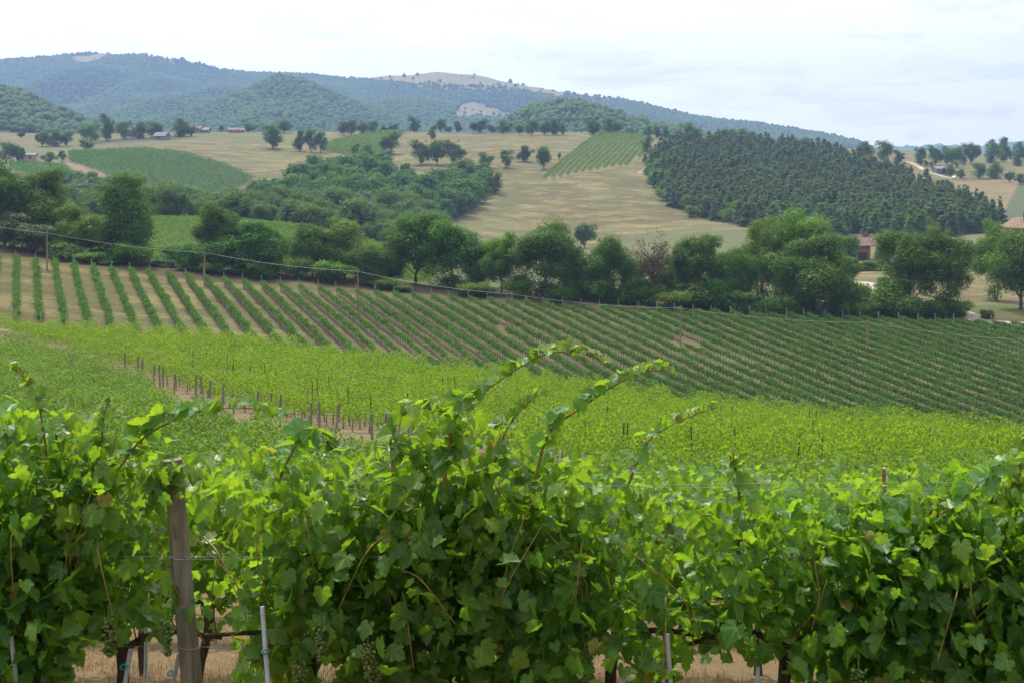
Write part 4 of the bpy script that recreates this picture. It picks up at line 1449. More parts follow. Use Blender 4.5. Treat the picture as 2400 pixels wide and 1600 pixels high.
def barn():
    x, y = hit(1992, 597, 300)
    z = h1(x, y)
    root = empty('ruined_barn', (x, y, z), R(8))
    k = y / F
    Wd = 78 * k
    He = 33 * k * 1.0
    hw = Wd / 2
    pr = []
    for (cx, cy, sx, sy) in ((-hw + .3, -2.6, 0.6, 0.6), (-hw * 0.15, -2.6, 0.6, 0.6), (hw - 0.45, -2.6, 0.9, 0.7), (hw - .4, 2.6, 0.7, 0.7)):
        V, Fc = box((cx, cy, He / 2 - .3), (sx, sy, He + .6))
        child('pillar', mesh_data('pillar', [(V, Fc, 0, None)], M['brick'], smooth=False), root)
    V, Fc = box((-hw * 0.32, 2.7, He / 2 - .3), (Wd * 0.66, 0.4, He + .6))
    V2, F2 = box((-hw + .2, 0, He / 2 - .3), (0.4, 5.0, He + .6))
    child('wall', mesh_data('wall', [(V, Fc, 0, None), (V2, F2, 0, None)], M['brick'], smooth=False), root)
    V, Fc = box((-hw * 0.55, -2.55, He * 0.78), (Wd * 0.38, 0.3, He * 0.42))
    child('wall', mesh_data('front_panel', [(V, Fc, 0, None)], M['brick'], smooth=False), root)
    # broken tiled roof, ragged upper edge
    rng = np.random.default_rng(4)
    us = np.linspace(-1, 1, 40)
    rows = []
    for t in np.linspace(0, 1, 12):
        half = (hw + 0.6) * (1 - 0.28 * t)
        zz = He + 0.05 + t * 2.6 + 0.06 * (np.arange(40) % 2) + rng.normal(size=40) * 0.04
        if t > 0.8:
            zz = zz + rng.normal(size=40) * 0.16 - 0.3 * (np.abs(us + 0.1) < 0.25)
        rows.append(np.column_stack([us * half - 0.25 * t, np.full(40, -3.2 + 3.0 * t), zz]))
    V = np.array(rows).reshape(-1, 3)
    idx = np.arange(480).reshape(12, 40)
    Fc = np.stack([idx[:-1, :-1], idx[:-1, 1:], idx[1:, 1:], idx[1:, :-1]], -1).reshape(-1, 4)
    B = V - np.array([0, 0, 0.2])
    back = np.array([[-hw - .6, 3.2, He], [hw + .6, 3.2, He], [hw * 0.3, -0.1, He + 2.5], [-hw * 0.75, -0.1, He + 2.5]])
    rf = child('roof', mesh_data('roof', [(V, Fc, 0, None), (B, Fc[:, ::-1], 0, None), (back, np.array([[0, 1, 2, 3]]), 0, None)], M['tile'], smooth=False), root)
    b = []
    for i in range(7):
        V, Fc = box((rng.uniform(-hw * .8, hw * .2), rng.uniform(-.6, .3), He + 2.65 + rng.uniform(-.1, .3)), (rng.uniform(.6, 1.6), .25, .12), rng.normal() * .3)
        b.append((V, Fc, 0, None))
    child('rafter', mesh_data('rafter', b, M['trunks'], smooth=False), rf)
    tag(root, 'ruined brick barn with a broken tiled roof on open pillars', 'barn')


barn()
x, y = hit(62, 372, 500)
gable_house('cottage', x, y, R(6), 9, 6, 3.4, 0.9, 'plaster', 'grey_plaster', 'low plastered cottage among dark trees below the western ridge', windows=((-1.6, 2.0, 0.9, 1.1, 'f', False), (2.2, 2.0, 0.9, 1.1, 'f', False)))
x, y = hit(372, 321, 500)
gable_house('stone_hut', x, y, R(-20), 8, 6, 2.2, 2.0, 'grey_plaster', 'grey_plaster', 'small grey stone hut below the big trees of the western ridge', windows=((0, 1.2, 0.9, 1.2, 'f', False),))
for i, (u, v, L, H, wl, rf) in enumerate([(452, 306, 7, 3.0, 'plaster', 'tile'), (470, 306, 6, 2.0, 'grey_plaster', 'grey_plaster'), (536, 306, 6, 2.0, 'plaster', 'tile'), (552, 305, 5, 1.6, 'plaster', 'tile')]):
    x, y = hit(u, v, 700)
    gable_house('village_house', x, y, R(-10 + 9 * i), L, 6, H, 1.4, wl, rf, ['small pale house on the ridge beside a dark tree', 'low grey roofed house next to the pale ridge house',
                'low tan house on the ridge left of a round tree', 'lowest tan house on the ridge under the round tree'][i], windows=((-1.5, H * .55, .8, 1.0, 'f', False), (1.5, H * .55, .8, 1.0, 'f', False)))
x, y = hit(2170, 402, 600)
gable_house('shed', x, y + 6, R(10), 9, 6, 3.0, 1.2, 'grey_plaster', 'grey_plaster', 'pale grey shed beside the gravel road beyond the conifers', 'shed', windows=((0, 1.3, 1.6, 2.2, 'f', False),))


def car(x, y, rz, paint, label):
    root = empty('parked_car', (x, y, h1(x, y)), rz)
    prof = [(-2.1, .35), (-2.15, .8), (-1.2, .95), (-0.6, 1.5), (1.0, 1.52), (1.75, 1.0), (2.1, .9), (2.12, .35)]
    V = np.array([[a, s * (.85 if b < 1.2 else .68), b] for s in (-1, 1) for a, b in prof])
    n = len(prof)
    q = [[i, (i + 1) % n, n + (i + 1) % n, n + i] for i in range(n)]
    tr = [[0, i, i + 1] for i in range(1, n - 1)] + [[n, n + i + 1, n + i] for i in range(1, n - 1)]
    child('body', mesh_data('car_body', [(V, np.array(q), 0, None), (V, np.array(tr), 0, None)], M[paint], smooth=False), root)
    for sx in (-1.3, 1.35):
        for sy in (-.8, .8):
            th = np.linspace(0, 2 * PI, 13)[:-1]
            V = np.array([[sx + .33 * math.cos(a), sy + d, .33 + .33 * math.sin(a)] for d in (-.1, .1) for a in th])
            Fc = [[i, (i + 1) % 12, 12 + (i + 1) % 12, 12 + i] for i in range(12)]
            T = [[0, i, i + 1] for i in range(1, 11)] + [[12, 12 + i + 1, 12 + i] for i in range(1, 11)]
            child('wheel', mesh_data('wheel', [(V, np.array(Fc), 0, None), (V, np.array(T), 0, None)], M['dark']), root)
    for s in (-1, 1):
        V = np.array([[-1.0, s * .80, 1.0], [1.45, s * .80, 1.0], [.95, s * .70, 1.45], [-.55, s * .70, 1.45]])
        child('window', mesh_data('car_window', [(V, np.array([[0, 1, 2, 3]]), 0, None)], M['glass'], smooth=False), root)
    tag(root, label, 'car')


x, y = hit(1509, 351, 500)
car(x, y, R(12), 'car', 'dark car parked on the dirt track beside the hill vineyard')
x, y = hit(2192, 411, 600)
car(x, y, R(60), 'white_car', 'white car parked beside the gravel road beyond the conifers')

# ------------------------------------------------------------------ the near vine rows
HALF = [(0.03, -0.03), (0.08, -0.18), (0.19, -0.27), (0.30, -0.26), (0.40, -0.20), (0.48, -0.11), (0.53, 0.0), (0.50, 0.09), (0.46, 0.14), (0.54, 0.21),
        (0.59, 0.31), (0.60, 0.41), (0.54, 0.51), (0.44, 0.54), (0.35, 0.53), (0.36, 0.62), (0.33, 0.72), (0.26, 0.80), (0.17, 0.88), (0.08, 0.93)]
_o = np.array(HALF + [(0.0, 1.0)] + [(-a, b) for a, b in HALF[::-1]])
_m = (_o[:-1] + _o[1:]) / 2
OUT = np.zeros((len(_o) * 2 - 1, 2))          # toothed edge
OUT[0::2] = _o * 1.03
OUT[1::2] = _m * 0.975


def leaf_template(seed, rings=2):
    r = np.random.default_rng(seed)
    o = OUT * (1 + r.normal(size=(len(OUT), 1)) * 0.035) + r.normal(size=OUT.shape) * 0.008
    P = [np.zeros((1, 2))]
    for k in range(1, rings + 1):
        P.append(o * (k / rings))
    P = np.vstack(P)
    n = len(o)
    Fc = [[0, 1 + (i + 1) % n, 1 + i] for i in range(n) if i != n - 1]
    for k in range(rings - 1):
        a, b = 1 + k * n, 1 + (k + 1) * n
        for i in range(n - 1):
            j = i + 1
            Fc += [[a + i, a + j, b + j], [a + i, b + j, b + i]]
    x, y = P.T
    rr = np.hypot(x, y)
    cup, fold, droop, wv = r.uniform(-0.25, 0.30), r.uniform(0.05, 0.45), r.uniform(0.05, 0.5), r.uniform(0.02, 0.06)
    ang = np.arctan2(x, y)
    z = cup * rr * rr + fold * np.abs(x) - droop * np.clip(y, 0, 2) ** 2 + wv * rr * np.cos(5.5 * ang + r.random() * 6) + r.uniform(-.2, .2) * x * y
    return np.column_stack([P, z]), np.array(Fc), P


TPL2 = [leaf_template(100 + i, 2) for i in range(10)]
TPL1 = [leaf_template(200 + i, 1) for i in range(6)]


def leaf_mesh(name, P, N, TIP, size, tint, young, tpls, rng):
    N = norm(N)
    TIP = norm(TIP - (TIP * N).sum(1, keepdims=True) * N)
    SX = np.cross(TIP, N)
    kind = rng.integers(0, len(tpls), len(P))
    vs, fs, uv, tn, mi = [], [], [], [], []
    off = 0
    for k, (T, Fc, P2) in enumerate(tpls):
        w_ = np.nonzero(kind == k)[0]
        if not len(w_):
            continue
        s = size[w_][:, None, None]
        V = P[w_][:, None] + s * (T[None, :, 0:1] * SX[w_][:, None] + T[None, :, 1:2] * TIP[w_][:, None] + T[None, :, 2:3] * N[w_][:, None])
        vs.append(V.reshape(-1, 3))
        fs.append((Fc[None] + off + (np.arange(len(w_)) * len(T))[:, None, None]).reshape(-1, 3))
        off += len(w_) * len(T)
        uv.append(np.tile(P2, (len(w_), 1)))
        tn.append(np.repeat(tint[w_], len(T)))
        mi.append(np.repeat(young[w_].astype(np.int32), len(Fc)))
    V, Fc, UV, TN, MI = np.vstack(vs), np.vstack(fs), np.vstack(uv), np.concatenate(tn), np.concatenate(mi)
    me = mesh_data(name, [(V, Fc, 0, TN)], [M['vine_near'], M['vine_young'], M['vine_old']])
    if len(me.polygons) == len(MI):
        me.polygons.foreach_set('material_index', MI)
    ul = me.uv_layers.new(name='leaf')
    li = np.zeros(len(me.loops), np.int32)
    me.loops.foreach_get('vertex_index', li)
    ul.data.foreach_set('uv', UV[li].astype(np.float32).reshape(-1))
    return me


def px3(U, V, D):
    return np.column_stack([(np.asarray(U, float) - CU) / F * D, np.broadcast_to(D, np.shape(U)), (HZ - np.asarray(V, float)) / F * D])


def orient(rng, n, face=0.42, up=0.62, spread=0.78):
    sgn = np.where(rng.random(n) < 0.62, -1.0, 1.0)
    N = np.column_stack([np.zeros(n), sgn * face, np.full(n, up)]) + rng.normal(size=(n, 3)) * spread
    N[:, 2] = np.where(N[:, 2] < -0.2, -N[:, 2], N[:, 2])
    TIP = np.column_stack([rng.normal(size=n) * 0.6, sgn * 0.35 + rng.normal(size=n) * 0.3, -0.8 + rng.normal(size=n) * 0.4])
    return N, TIP


D1 = 6.5
TOPC = ([-300, 0, 100, 180, 250, 320, 420, 520, 600, 680, 760, 850, 920, 980, 1060, 1130, 1200, 1300, 1400, 1500, 1600, 1700, 1800, 1900, 2000, 2080, 2160, 2230, 2300, 2352, 2700],
        [925, 908, 918, 930, 955, 980, 1012, 995, 980, 1005, 1030, 1012, 935, 900, 915, 952, 985, 1012, 1040, 1085, 1080, 1100, 1110, 1105, 1110, 1110, 1095, 1070, 1040, 1020, 1010])
BOTC = ([-300, 0, 150, 180, 260, 380, 430, 540, 560, 690, 760, 800, 1320, 1345, 1400, 1450, 1560, 1600, 1700, 1780, 1880, 2060, 2100, 2160, 2220, 2700],
        [1640, 1640, 1610, 1480, 1450, 1455, 1420, 1400, 1560, 1620, 1490, 1640, 1640, 1530, 1490, 1600, 1630, 1500, 1505, 1490, 1650, 1640, 1570, 1590, 1640, 1640])
BLOBS = [(90, 1290, 170, 330, 0.75), (1000, 1340, 300, 270, 0.95), (720, 1250, 110, 260, 0.25), (2080, 1330, 270, 260, 0.9), (2330, 1350, 170, 250, 0.6), (480, 1240, 110, 190, -0.62), (300, 1240, 110, 170, -0.15), (590, 1230, 60, 150, -0.25),
         (1450, 1180, 200, 110, -0.15), (1650, 1250, 200, 150, -0.05)]


def density(U, V):
    top = np.interp(U, *TOPC)
    bot = np.interp(U, *BOTC)
    p = np.full(U.shape, 0.46)
    for cu, cv, ru, rv, wgt in BLOBS:
        p = p + wgt * np.exp(-((U - cu) / ru) ** 2 - ((V - cv) / rv) ** 2)
    p = p * np.clip((V - top) / 70.0, 0, 1) ** 0.7 * np.clip((bot - V) / 40.0, 0, 1)
    p = p * (0.7 + 0.6 * vnoise(U / 70.0, V / 70.0, 31))
    return np.clip(p, 0, 1.5) / 1.5


rg = np.random.default_rng(2024)
CAP = 46        # leaves that hang over the head of the wooden post
NS = 29000
Us = rg.uniform(-260, 2620, NS)
Vs = rg.uniform(900, 1655, NS)
ok = rg.random(NS) < density(Us, Vs)
Us = np.concatenate([Us[ok], 405 + rg.normal(size=CAP) * 42])
Vs = np.concatenate([Vs[ok], 1078 + rg.normal(size=CAP) * 26])
ns = len(Us)
off = rg.normal(size=ns) * 0.15
off[-CAP:] = -0.17 + rg.normal(size=CAP) * .03
Ps = px3(Us, Vs, D1) + np.column_stack([np.zeros(ns), off, np.zeros(ns)])
Nn, Tt = orient(rg, ns)
hfrac = np.clip((Vs - np.interp(Us, *TOPC)) / 250.0, 0, 1)
szs = (0.032 + 0.054 * rg.random(ns) ** 1.2) * (0.80 + 0.30 * hfrac)
tints = rg.random(ns)
youngs = rg.random(ns) < np.where(hfrac < 0.35, 0.34, 0.10)
youngs = np.where(rg.random(ns) < 0.014, 2, youngs.astype(int))
# bearing: which plant a leaf belongs to
VU = [-190, 60, 268, 690, 1050, 1385, 1791, 2235, 2560]
VINE_LABEL = {60: 'old vine with a thick black trunk beside a grey post, leaves hanging to the ground', 268: 'vine with a dark leaning trunk tied to a steel stake, left of the wooden post',
              690: 'vine with hanging shoots behind the pale upright steel stake', 1050: 'densest dark-leaved vine of the nearest row, carrying the tallest arching shoot',
              1385: 'vine with a short black trunk and gappy leaves, right of the densest vine', 1791: 'pale-leaved vine with a straight black trunk in the nearest row',
              2235: 'dark dense vine beside the thin post at the end of the nearest row', -190: 'vine cut off by the picture edge, left of the black-trunked one', 2560: 'vine reaching in from the edge beside the dark dense vine'}
VINES = {}
own = np.argmin(np.abs(Us[:, None] + rg.normal(size=(ns, 1)) * 40 - np.array(VU)[None]), 1)
GZ = lambda x, y: h1(x, y)


def trunk_and_arms(root, x0, x_world_shift, rr, lean, D, rng, arm=0.45, head=0.84):
    """trunk and the two arms on the wire, in the root's own space"""
    pth = bez([(0, 0, -0.15), (lean * 0.3 + rng.normal() * .02, rng.normal() * .02, head * 0.35), (lean * 0.8, rng.normal() * .02, head * 0.75), (lean, 0, head)], 14)
    rad = np.interp(np.linspace(0, 1, len(pth)), [0, .2, .7, 1], [rr * 1.25, rr, rr * 0.85, rr * 0.95]) * (1 + rng.normal(size=len(pth)) * 0.07)
    child('trunk', mesh_data('vine_trunk', tube_parts(pth, rad, 9), M['vine_bark']), root)
    for s in (-1, 1):
        ap = bez([(lean, 0, head - .03), (lean + s * arm * .4, rng.normal() * .02, head + .05), (lean + s * arm, rng.normal() * .02, head + .02 + rng.normal() * .02)], 10)
        child('arm', mesh_data('vine_arm', tube_parts(ap, np.linspace(rr * .55, rr * .3, len(ap)), 7), M['vine_bark']), root)


def cane(root, pts, r0, r1, name='shoot', mat='cane', sides=6):
    return child(name, mesh_data('vine_shoot', tube_parts(np.array(pts), np.linspace(r0, r1, len(pts)), sides), M[mat]), root)


for i, u0 in enumerate(VU):
    x0 = (u0 - CU) / F * D1
    z0 = h1(x0, D1)
    root = empty('grapevine', (x0, D1, z0))
    VINES[u0] = root
    o3 = np.array([x0, D1, z0])
    m_ = own == i
    me = leaf_mesh('vine_leaves', Ps[m_] - o3, Nn[m_], Tt[m_], szs[m_], tints[m_], youngs[m_], TPL2, rg)
    child('foliage', me, root)
    lean = {268: 0.03, 60: -0.03, 690: 0.06}.get(u0, float(rg.normal() * 0.04))
    trunk_and_arms(root, x0, 0, {60: 0.05, 268: 0.034, 690: .03}.get(u0, 0.034), lean, D1, rg)
    for k in range(7):
        a0 = np.array([lean + rg.uniform(-.45, .45), rg.normal() * .05, 0.85])
        uu = CU + (x0 + a0[0]) / D1 * F
        ht = (HZ - np.interp(uu, *TOPC)) / F * D1 - z0 - 0.08
        e = a0 + np.array([rg.normal() * .22, rg.normal() * .12 - .05, max(.3, (ht - .85) * rg.uniform(.6, 1.0))])
        cane(root, bez([a0, (a0 + e) / 2 + np.array([rg.normal() * .07, rg.normal() * .08 - .06, .03]), e], 10), 0.0042, 0.002)
    for k in range(2):      # drooping shoots on the camera side
        a0 = np.array([lean + rg.uniform(-.45, .45), -.05, 1.05 + rg.random() * .4])
        e = a0 + np.array([rg.normal() * .3, -.18 - rg.random() * .1, -rg.uniform(.1, .4)])
        cane(root, bez([a0, (a0 + e) / 2 + np.array([0, -.1, .12]), e], 10), 0.005, 0.0022)
    tag(root, VINE_LABEL[u0], 'grapevine', 'vines of the nearest row')


def shoot(root, pix, D, n, s0, s1, yf=0.3, r0=0.006):
    """a long shoot with its leaves on stalks, along a path given by its place in the row"""
    o3 = np.array(root.location)
    p = px3([q[0] for q in pix], [q[1] for q in pix], D) - o3
    p[:, 1] += np.linspace(0, -0.12, len(p))
    path = bez(p, 30)
    cane(root, path, r0, 0.0018)
    n = int(n * 2.1)
    path[1:-1] += rg.normal(size=(len(path) - 2, 3)) * 0.004
    t = np.linspace(0.03, 1.0, n)
    idx = t * (len(path) - 1)
    at = np.column_stack([np.interp(idx, np.arange(len(path)), path[:, k]) for k in range(3)])
    alt = np.where(np.arange(n) % 2 == 0, 1.0, -1.0)
    sd = np.column_stack([rg.normal(size=n) * .4, alt * 0.4 + rg.normal(size=n) * .3, 0.7 + rg.random(n) * .6])
    pet = norm(sd) * (0.055 * np.linspace(1, .45, n))[:, None]
    for k in range(n):
        child('leaf_stalk', mesh_data('leaf_stalk', tube_parts(bez([at[k], at[k] + pet[k] * .6 + np.array([0, 0, .008]), at[k] + pet[k]], 5), 0.0016, 4), M['cane']), root)
    Nv = np.column_stack([rg.normal(size=n) * .5, -0.35 + rg.normal(size=n) * .5, 0.75 + rg.normal(size=n) * .3])
    Tv = pet * 6 + np.column_stack([rg.normal(size=n) * .5, rg.normal(size=n) * .3 - .1, -0.75 + rg.normal(size=n) * .3])
    sz = np.linspace(s0, s1, n) * (0.8 + 0.4 * rg.random(n))
    me = leaf_mesh('shoot_leaves', at + pet, Nv, Tv, sz, rg.random(n), (rg.random(n) < yf) | (t > .6), TPL2, rg)
    child('foliage', me, root)


shoot(VINES[1050], [(1020, 1120), (1040, 975), (1080, 920), (1150, 868), (1230, 818), (1300, 800), (1360, 812), (1392, 830)], 6.3, 22, 0.085, 0.028)
shoot(VINES[1385], [(1230, 1090), (1262, 990), (1330, 935), (1400, 885), (1450, 858), (1500, 842), (1530, 845)], 6.35, 17, 0.085, 0.03)
shoot(VINES[268], [(270, 1080), (320, 1015), (375, 975), (440, 945), (520, 930), (600, 930), (680, 945)], 6.3, 16, 0.09, 0.045)
shoot(VINES[690], [(640, 1100), (690, 1010), (740, 1000), (790, 1030)], 6.3, 8, 0.085, 0.06)
shoot(VINES[2235], [(2160, 1180), (2210, 1135), (2270, 1085), (2330, 1055), (2400, 1040)], 6.3, 9, 0.08, 0.05)
shoot(VINES[1385], [(1440, 1120), (1480, 1020), (1530, 975), (1600, 940), (1640, 925)], 6.5, 11, 0.06, 0.025)
shoot(VINES[60], [(110, 1090), (105, 985), (90, 900), (60, 850), (45, 835)], 6.4, 11, 0.075, 0.028)
shoot(VINES[60], [(225, 1090), (240, 1000), (250, 940), (268, 912)], 6.5, 9, 0.065, 0.028)
shoot(VINES[1050], [(905, 1080), (900, 1000), (935, 940), (990, 930), (1030, 945)], 6.35, 9, 0.08, 0.04)
shoot(VINES[1050], [(1130, 1080), (1160, 990), (1200, 930), (1240, 895)], 6.4, 9, 0.075, 0.03)
shoot(VINES[1791], [(1700, 1160), (1690, 1100), (1680, 1060), (1675, 1030)], 6.5, 8, 0.07, 0.03)
shoot(VINES[2235], [(2320, 1160), (2335, 1080), (2345, 1010), (2352, 985)], 6.4, 9, 0.08, 0.04)

SPH, SPHF = blob_template(2)


def grapes(root, u, v, D, n=95, L=0.16):
    o3 = np.array(root.location)
    c = px3([u], [v], D)[0] - o3
    parts = []
    for k in range(n):
        t = rg.random() ** 0.8
        a = rg.random() * 6.28
        rr = 0.036 * (1 - t * 0.7) * math.sqrt(rg.random())
        p = c + np.array([math.cos(a) * rr, math.sin(a) * rr, -t * L])
        parts.append((SPH * 0.0080 * (0.85 + .3 * rg.random()) + p, SPHF, 0, rg.random()))
    parts += tube_parts(np.array([c + [0, 0, .05], c - [0, 0, L * .5], c - [0, 0, L]]), .004, 5)
    child('grape_cluster', mesh_data('grape_cluster', parts, M['grape']), root)


for u0, u, v, D in [(1050, 845, 1470, 6.1), (690, 738, 1432, 6.15), (690, 690, 1520, 6.2), (268, 250, 1420, 6.2), (268, 385, 1420, 6.25), (2235, 1972, 1530, 6.1), (1385, 1345, 1500, 6.3), (1050, 860, 1520, 6.15)]:
    grapes(VINES[u0], u, v, D)

# further rows of the same vines: one set of plants, copied along the rows
PROT = []
for k in range(4):
    r_ = np.random.default_rng(500 + k)
    root = empty('grapevine', (0, 0, 0))
    n = 640
    xx = r_.uniform(-.62, .62, n)
    hh = r_.random(n) ** .85
    top = 1.52 + 0.16 * vnoise(xx * 3 + k * 9, np.zeros(n), 41)
    zz = .76 + (top - .76) * hh + (r_.random(n) < .06) * r_.random(n) * .25
    P = np.column_stack([xx, r_.normal(size=n) * .19, zz])
    N_, T_ = orient(r_, n)
    child('foliage', leaf_mesh('row_vine_leaves', P, N_, T_, (.05 + .055 * r_.random(n)), r_.random(n), r_.random(n) < np.where(hh > .6, .4, .2), TPL1, r_), root)
    trunk_and_arms(root, 0, 0, .034, float(r_.normal() * .04), 0, r_)
    for q in range(7):
        a0 = np.array([r_.uniform(-.5, .5), r_.normal() * .05, .85])
        e = a0 + np.array([r_.normal() * .2, r_.normal() * .15, r_.uniform(.3, .8)])
        cane(root, bez([a0, (a0 + e) / 2 + r_.normal(size=3) * .06, e], 8), .0055, .0025, sides=5)
    PROT.append(root)
used = set()
for ri, D in enumerate((9.2, 11.9, 14.6, 17.3, 20.0, 22.7)):
    xs = np.arange(-0.38 * D - .6, 0.38 * D + .8, 1.02)
    for j, x in enumerate(xs):
        k = RND.randrange(4)
        src = PROT[k]
        x = float(x + RND.uniform(-.06, .06))
        if k not in used:
            used.add(k)
            r2 = src
        else:
            r2 = src.copy()
            COL.objects.link(r2)
            for c in KIDS[src.name]:
                c2 = c.copy()
                COL.objects.link(c2)
                c2.parent = r2
        r2.location = (x, D + RND.uniform(-.05, .05), h1(x, D))
        r2.rotation_euler = (0, 0, PI * RND.randrange(2) + RND.uniform(-.06, .06))
        s_ = RND.uniform(.94, 1.06)
        r2.scale = (s_, s_, s_)
        tag(r2, '%s vine from the left in the %s row behind the wooden post' % (nth(j), nth(ri)) if ri < 2 else 'leafy vine in the rows behind the nearest two', 'grapevine',
            ['vines of the second row', 'vines of the third row', 'vines of the rows further back', 'vines of the rows further back', 'vines of the rows further back', 'vines of the rows further back'][ri])
for i, y0 in enumerate(np.arange(25.4, 50, 2.7)):
    xb = 0.41 * y0 + 2
    if y0 > 33:
        xb = min(xb, float(path_x(y0)) - 4) if y0 > 46 else xb
    vine_row(rng, (-0.41 * y0 - 2, y0), (xb, y0), '%s row between the nearest leafy rows and the bare strip' % nth(i), 'rows on the slope below the nearest vines', 'vine_mid', 1.75, 1.1, 340, 0.112, 1.0, False, z0=0.6, shoots=0.35)

# ------------------------------------------------------------------ posts, stakes and wires of the nearest rows
def near_post(name, u0, v0, u1, v1, D, r, mat, label, cat, group=None, extra=None):
    a, b = px3([u1], [v1], D)[0], px3([u0], [v0], D)[0]
    a[1], b[1] = D, D
    n = 26
    t = np.linspace(0, 1, n)
    pth = a + (b - a) * t[:, None]
    rr = r * (1.04 - .08 * t)
    V, q, tt = tube(pth, rr, 22, True)
    if mat == 'post':
        r_ = np.random.default_rng(int(u0))
        k = vnoise(np.arange(len(V)) % 22 * .9, np.arange(len(V)) // 22 * .12, 51) - .5
        V[:, :2] += (V[:, :2] - (a + (b - a) * np.clip((V[:, 2] - a[2]) / (b[2] - a[2]), 0, 1)[:, None])[:, :2]) * (k * .22)[:, None]
    c = a.copy()
    root = obj(name, mesh_data(name, [(V - c, q, 0, None), (V - c, tt, 0, None)], M[mat]), loc=c)
    return tag(root, label, cat, group)


wp_ = near_post('trellis_post', 397, 1054, 468, 1898, 6.42, 0.046, 'post', 'thick weathered round wooden post standing clear in the nearest vine row', 'post')
# wire staples wound round the post
for v in (1277, 1482):
    t = (v - 1042) / (1898 - 1042)
    c = px3([396 + 72 * t], [v], 6.42)[0]
    c[1] = 6.42
    th = np.linspace(0, 2 * PI, 22)
    ring = c + np.column_stack([np.cos(th) * .05, np.sin(th) * .05, np.sin(th * 2) * .004])
    o = obj('wire_loop', mesh_data('wire_loop', tube_parts(ring - np.array(wp_.location), .0016, 5), M['wire']), wp_)
near_post('trellis_post', 96, 1395, 106, 1898, 6.62, 0.042, 'post', 'grey wooden post half hidden behind the thick black vine trunk', 'post')
near_post('trellis_post', 1916, 1122, 1922, 1640, 9.0, 0.026, 'old_post', 'thin dark post with two wires, showing between leaves of the second row', 'post')
near_post('trellis_post', 2030, 1075, 2032, 1660, 9.3, 0.014, 'cane', 'slim reddish stake tip above the leaves right of the thin dark post', 'stake')
for u0, v0, u1, v1, D, lab in [(602, 1392, 640, 1890, 6.2, 'pale bent steel stake standing clear of the leaves, right of the wooden post'), (26, 1462, 75, 1890, 6.3, 'steel stake crossing the thick black trunk'),
                               (300, 1490, 235, 1890, 6.4, 'steel stake leaning against the trunk left of the wooden post'), (412, 1500, 330, 1890, 6.55, 'steel stake leaning behind the wooden post'),
                               (1533, 1455, 1560, 1890, 6.35, 'steel stake among leaves right of the gap'), (2296, 1500, 2300, 1890, 6.35, 'steel stake in the dark dense vine'),
                               (1740, 1500, 1745, 1890, 6.4, 'steel stake beside the straight black trunk'), (338, 1355, 330, 1890, 7.0, 'steel stake tip among the leaves left of the wooden post')]:
    near_post('vine_stake', u0, v0, u1, v1, D, 0.0105, 'metal', lab, 'stake', 'steel stakes of the nearest row')
for u, v, D in [(610, 1495, 6.19), (285, 1530, 6.36), (392, 1545, 6.5)]:
    c = px3([u], [v], D)[0]
    th = np.linspace(0, 2 * PI, 14)
    ring = c + np.column_stack([np.cos(th) * .017, np.sin(th) * .017, np.sin(th) * .006])
    tl = bez([ring[0], ring[0] + np.array([-.02, -.01, .012]), ring[0] + np.array([-.03, -.01, -.004])], 6)
    tag(obj('plastic_tie', mesh_data('plastic_tie', tube_parts(ring, .003, 5) + tube_parts(tl, .0022, 4), M['tie'])),
        {610: 'teal plastic tie on the pale bent steel stake', 285: 'teal tie on the trunk left of the wooden post', 392: 'teal tie on the stake behind the wooden post'}[u], 'tie')
for v, D, lab in [(1108, 6.40, 'upper wire of the topmost pair along the nearest row'), (1118, 6.50, 'lower wire of the topmost pair along the nearest row'),
                  (1275, 6.38, 'front wire of the middle pair along the nearest row'), (1281, 6.50, 'back wire of the middle pair along the nearest row'), (1482, 6.45, 'lowest wire carrying the arms of the nearest row')]:
    uu = np.linspace(-300, 2650, 60)
    p = px3(uu, v + 3 * np.sin(uu * .004 + v) + 4 * np.sin((uu - 440) / 1400 * PI) ** 2, D)
    tag(obj('trellis_wire', mesh_data('trellis_wire', tube_parts(p, .0009, 5), M['wire'])), lab, 'wire', 'wires of the nearest row')
for v, D, lab in [(1150, 9.1, 'top wire of the second row beside the thin dark post'), (1262, 9.15, 'middle wire of the second row')]:
    uu = np.linspace(-300, 2650, 40)
    p = px3(uu, v + 3 * np.sin(uu * .003), D)
    tag(obj('trellis_wire', mesh_data('trellis_wire', tube_parts(p, .001, 5), M['wire'])), lab, 'wire', 'wires of the second row')

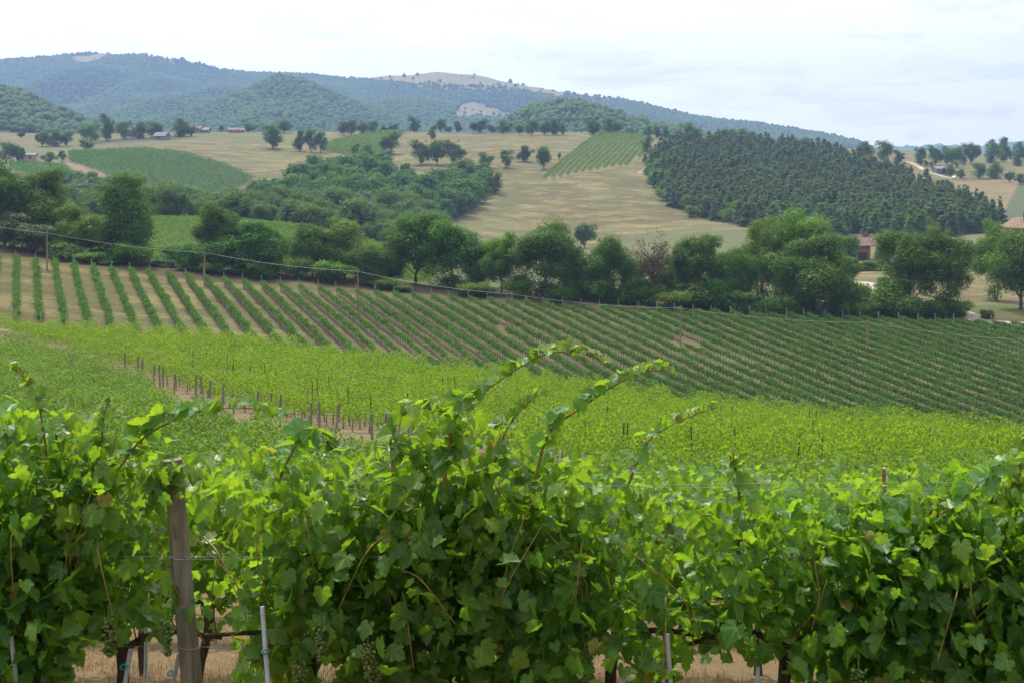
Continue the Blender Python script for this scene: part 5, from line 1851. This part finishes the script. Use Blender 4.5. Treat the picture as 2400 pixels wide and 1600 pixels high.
# ------------------------------------------------------------------ dry grass and litter between the near rows
def grass(name, n, y0, y1, hmin, hmax, wd, ca, cb, seed, clump=0.4, flat=0.0):
    r = np.random.default_rng(seed)
    y = np.sqrt(r.random(n) * (y1**2 - y0**2) + y0**2)
    x = r.uniform(-.40, .40, n) * y
    k = vnoise(x * 1.3 + 40, y * 1.3, 61)
    kp = r.random(n) < np.clip((k - clump) * 4, 0.05, 1)
    x, y = x[kp], y[kp]
    n = len(x)
    z = hgt(x, y)
    h = r.uniform(hmin, hmax, n)
    a = r.random(n) * 6.28
    d = np.column_stack([np.cos(a), np.sin(a), np.zeros(n)])
    ln = r.uniform(.2, .9 + flat, n)[:, None]
    s = np.column_stack([-np.sin(a), np.cos(a), np.zeros(n)]) * wd
    b = np.column_stack([x, y, z - .01])
    m1 = b + d * (h[:, None] * ln * .35) + np.array([0, 0, 1]) * (h * .6 * (1 - flat * .6))[:, None]
    tp = b + d * (h[:, None] * ln) + np.array([0, 0, 1]) * (h * (1 - flat * .8))[:, None]
    V = np.stack([b - s, b + s, m1 + s * .7, m1 - s * .7, tp], 1).reshape(-1, 3)
    i0 = np.arange(n)[:, None] * 5
    Q = i0 + np.array([[0, 1, 2, 3]])
    T = i0 + np.array([[3, 2, 4]])
    t = np.repeat(r.random(n), 5)
    m = leaf_mat(name, ca, cb, [c * 1.0 for c in cb], 0.25, 0.7, 0.2, 0.0)
    return tag(obj(name, mesh_data(name, [(V, Q, 0, t), (V, T, 0, t)], m)), kind='stuff')


grass('dry_grass', 60000, 6.3, 17, .03, .16, .0022, (0.20, 0.135, 0.07), (0.40, 0.30, 0.16), 5, .28, .5)
grass('green_grass', 16000, 6.3, 17, .05, .17, .003, (0.06, 0.10, 0.02), (0.14, 0.19, 0.05), 6, .52)
grass('leaf_litter', 16000, 6.3, 13, .03, .06, .012, (0.19, 0.075, 0.035), (0.34, 0.17, 0.08), 7, .45, .9)

# ------------------------------------------------------------------ air
def haze():
    V, Fc = box((0, 2450, 150), (9000, 5100, 440))
    m, g = new_mat('haze_air')
    pv = g.n('ShaderNodeVolumePrincipled', {'Color': (0.39, 0.57, 1.0, 1), 'Density': 0.000145, 'Anisotropy': 0.1})
    g.n('ShaderNodeOutputMaterial', {'Volume': pv.outputs[0]})
    tag(obj('haze', mesh_data('haze', [(V, Fc, 0, None)], m, smooth=False)), kind='stuff')


haze()
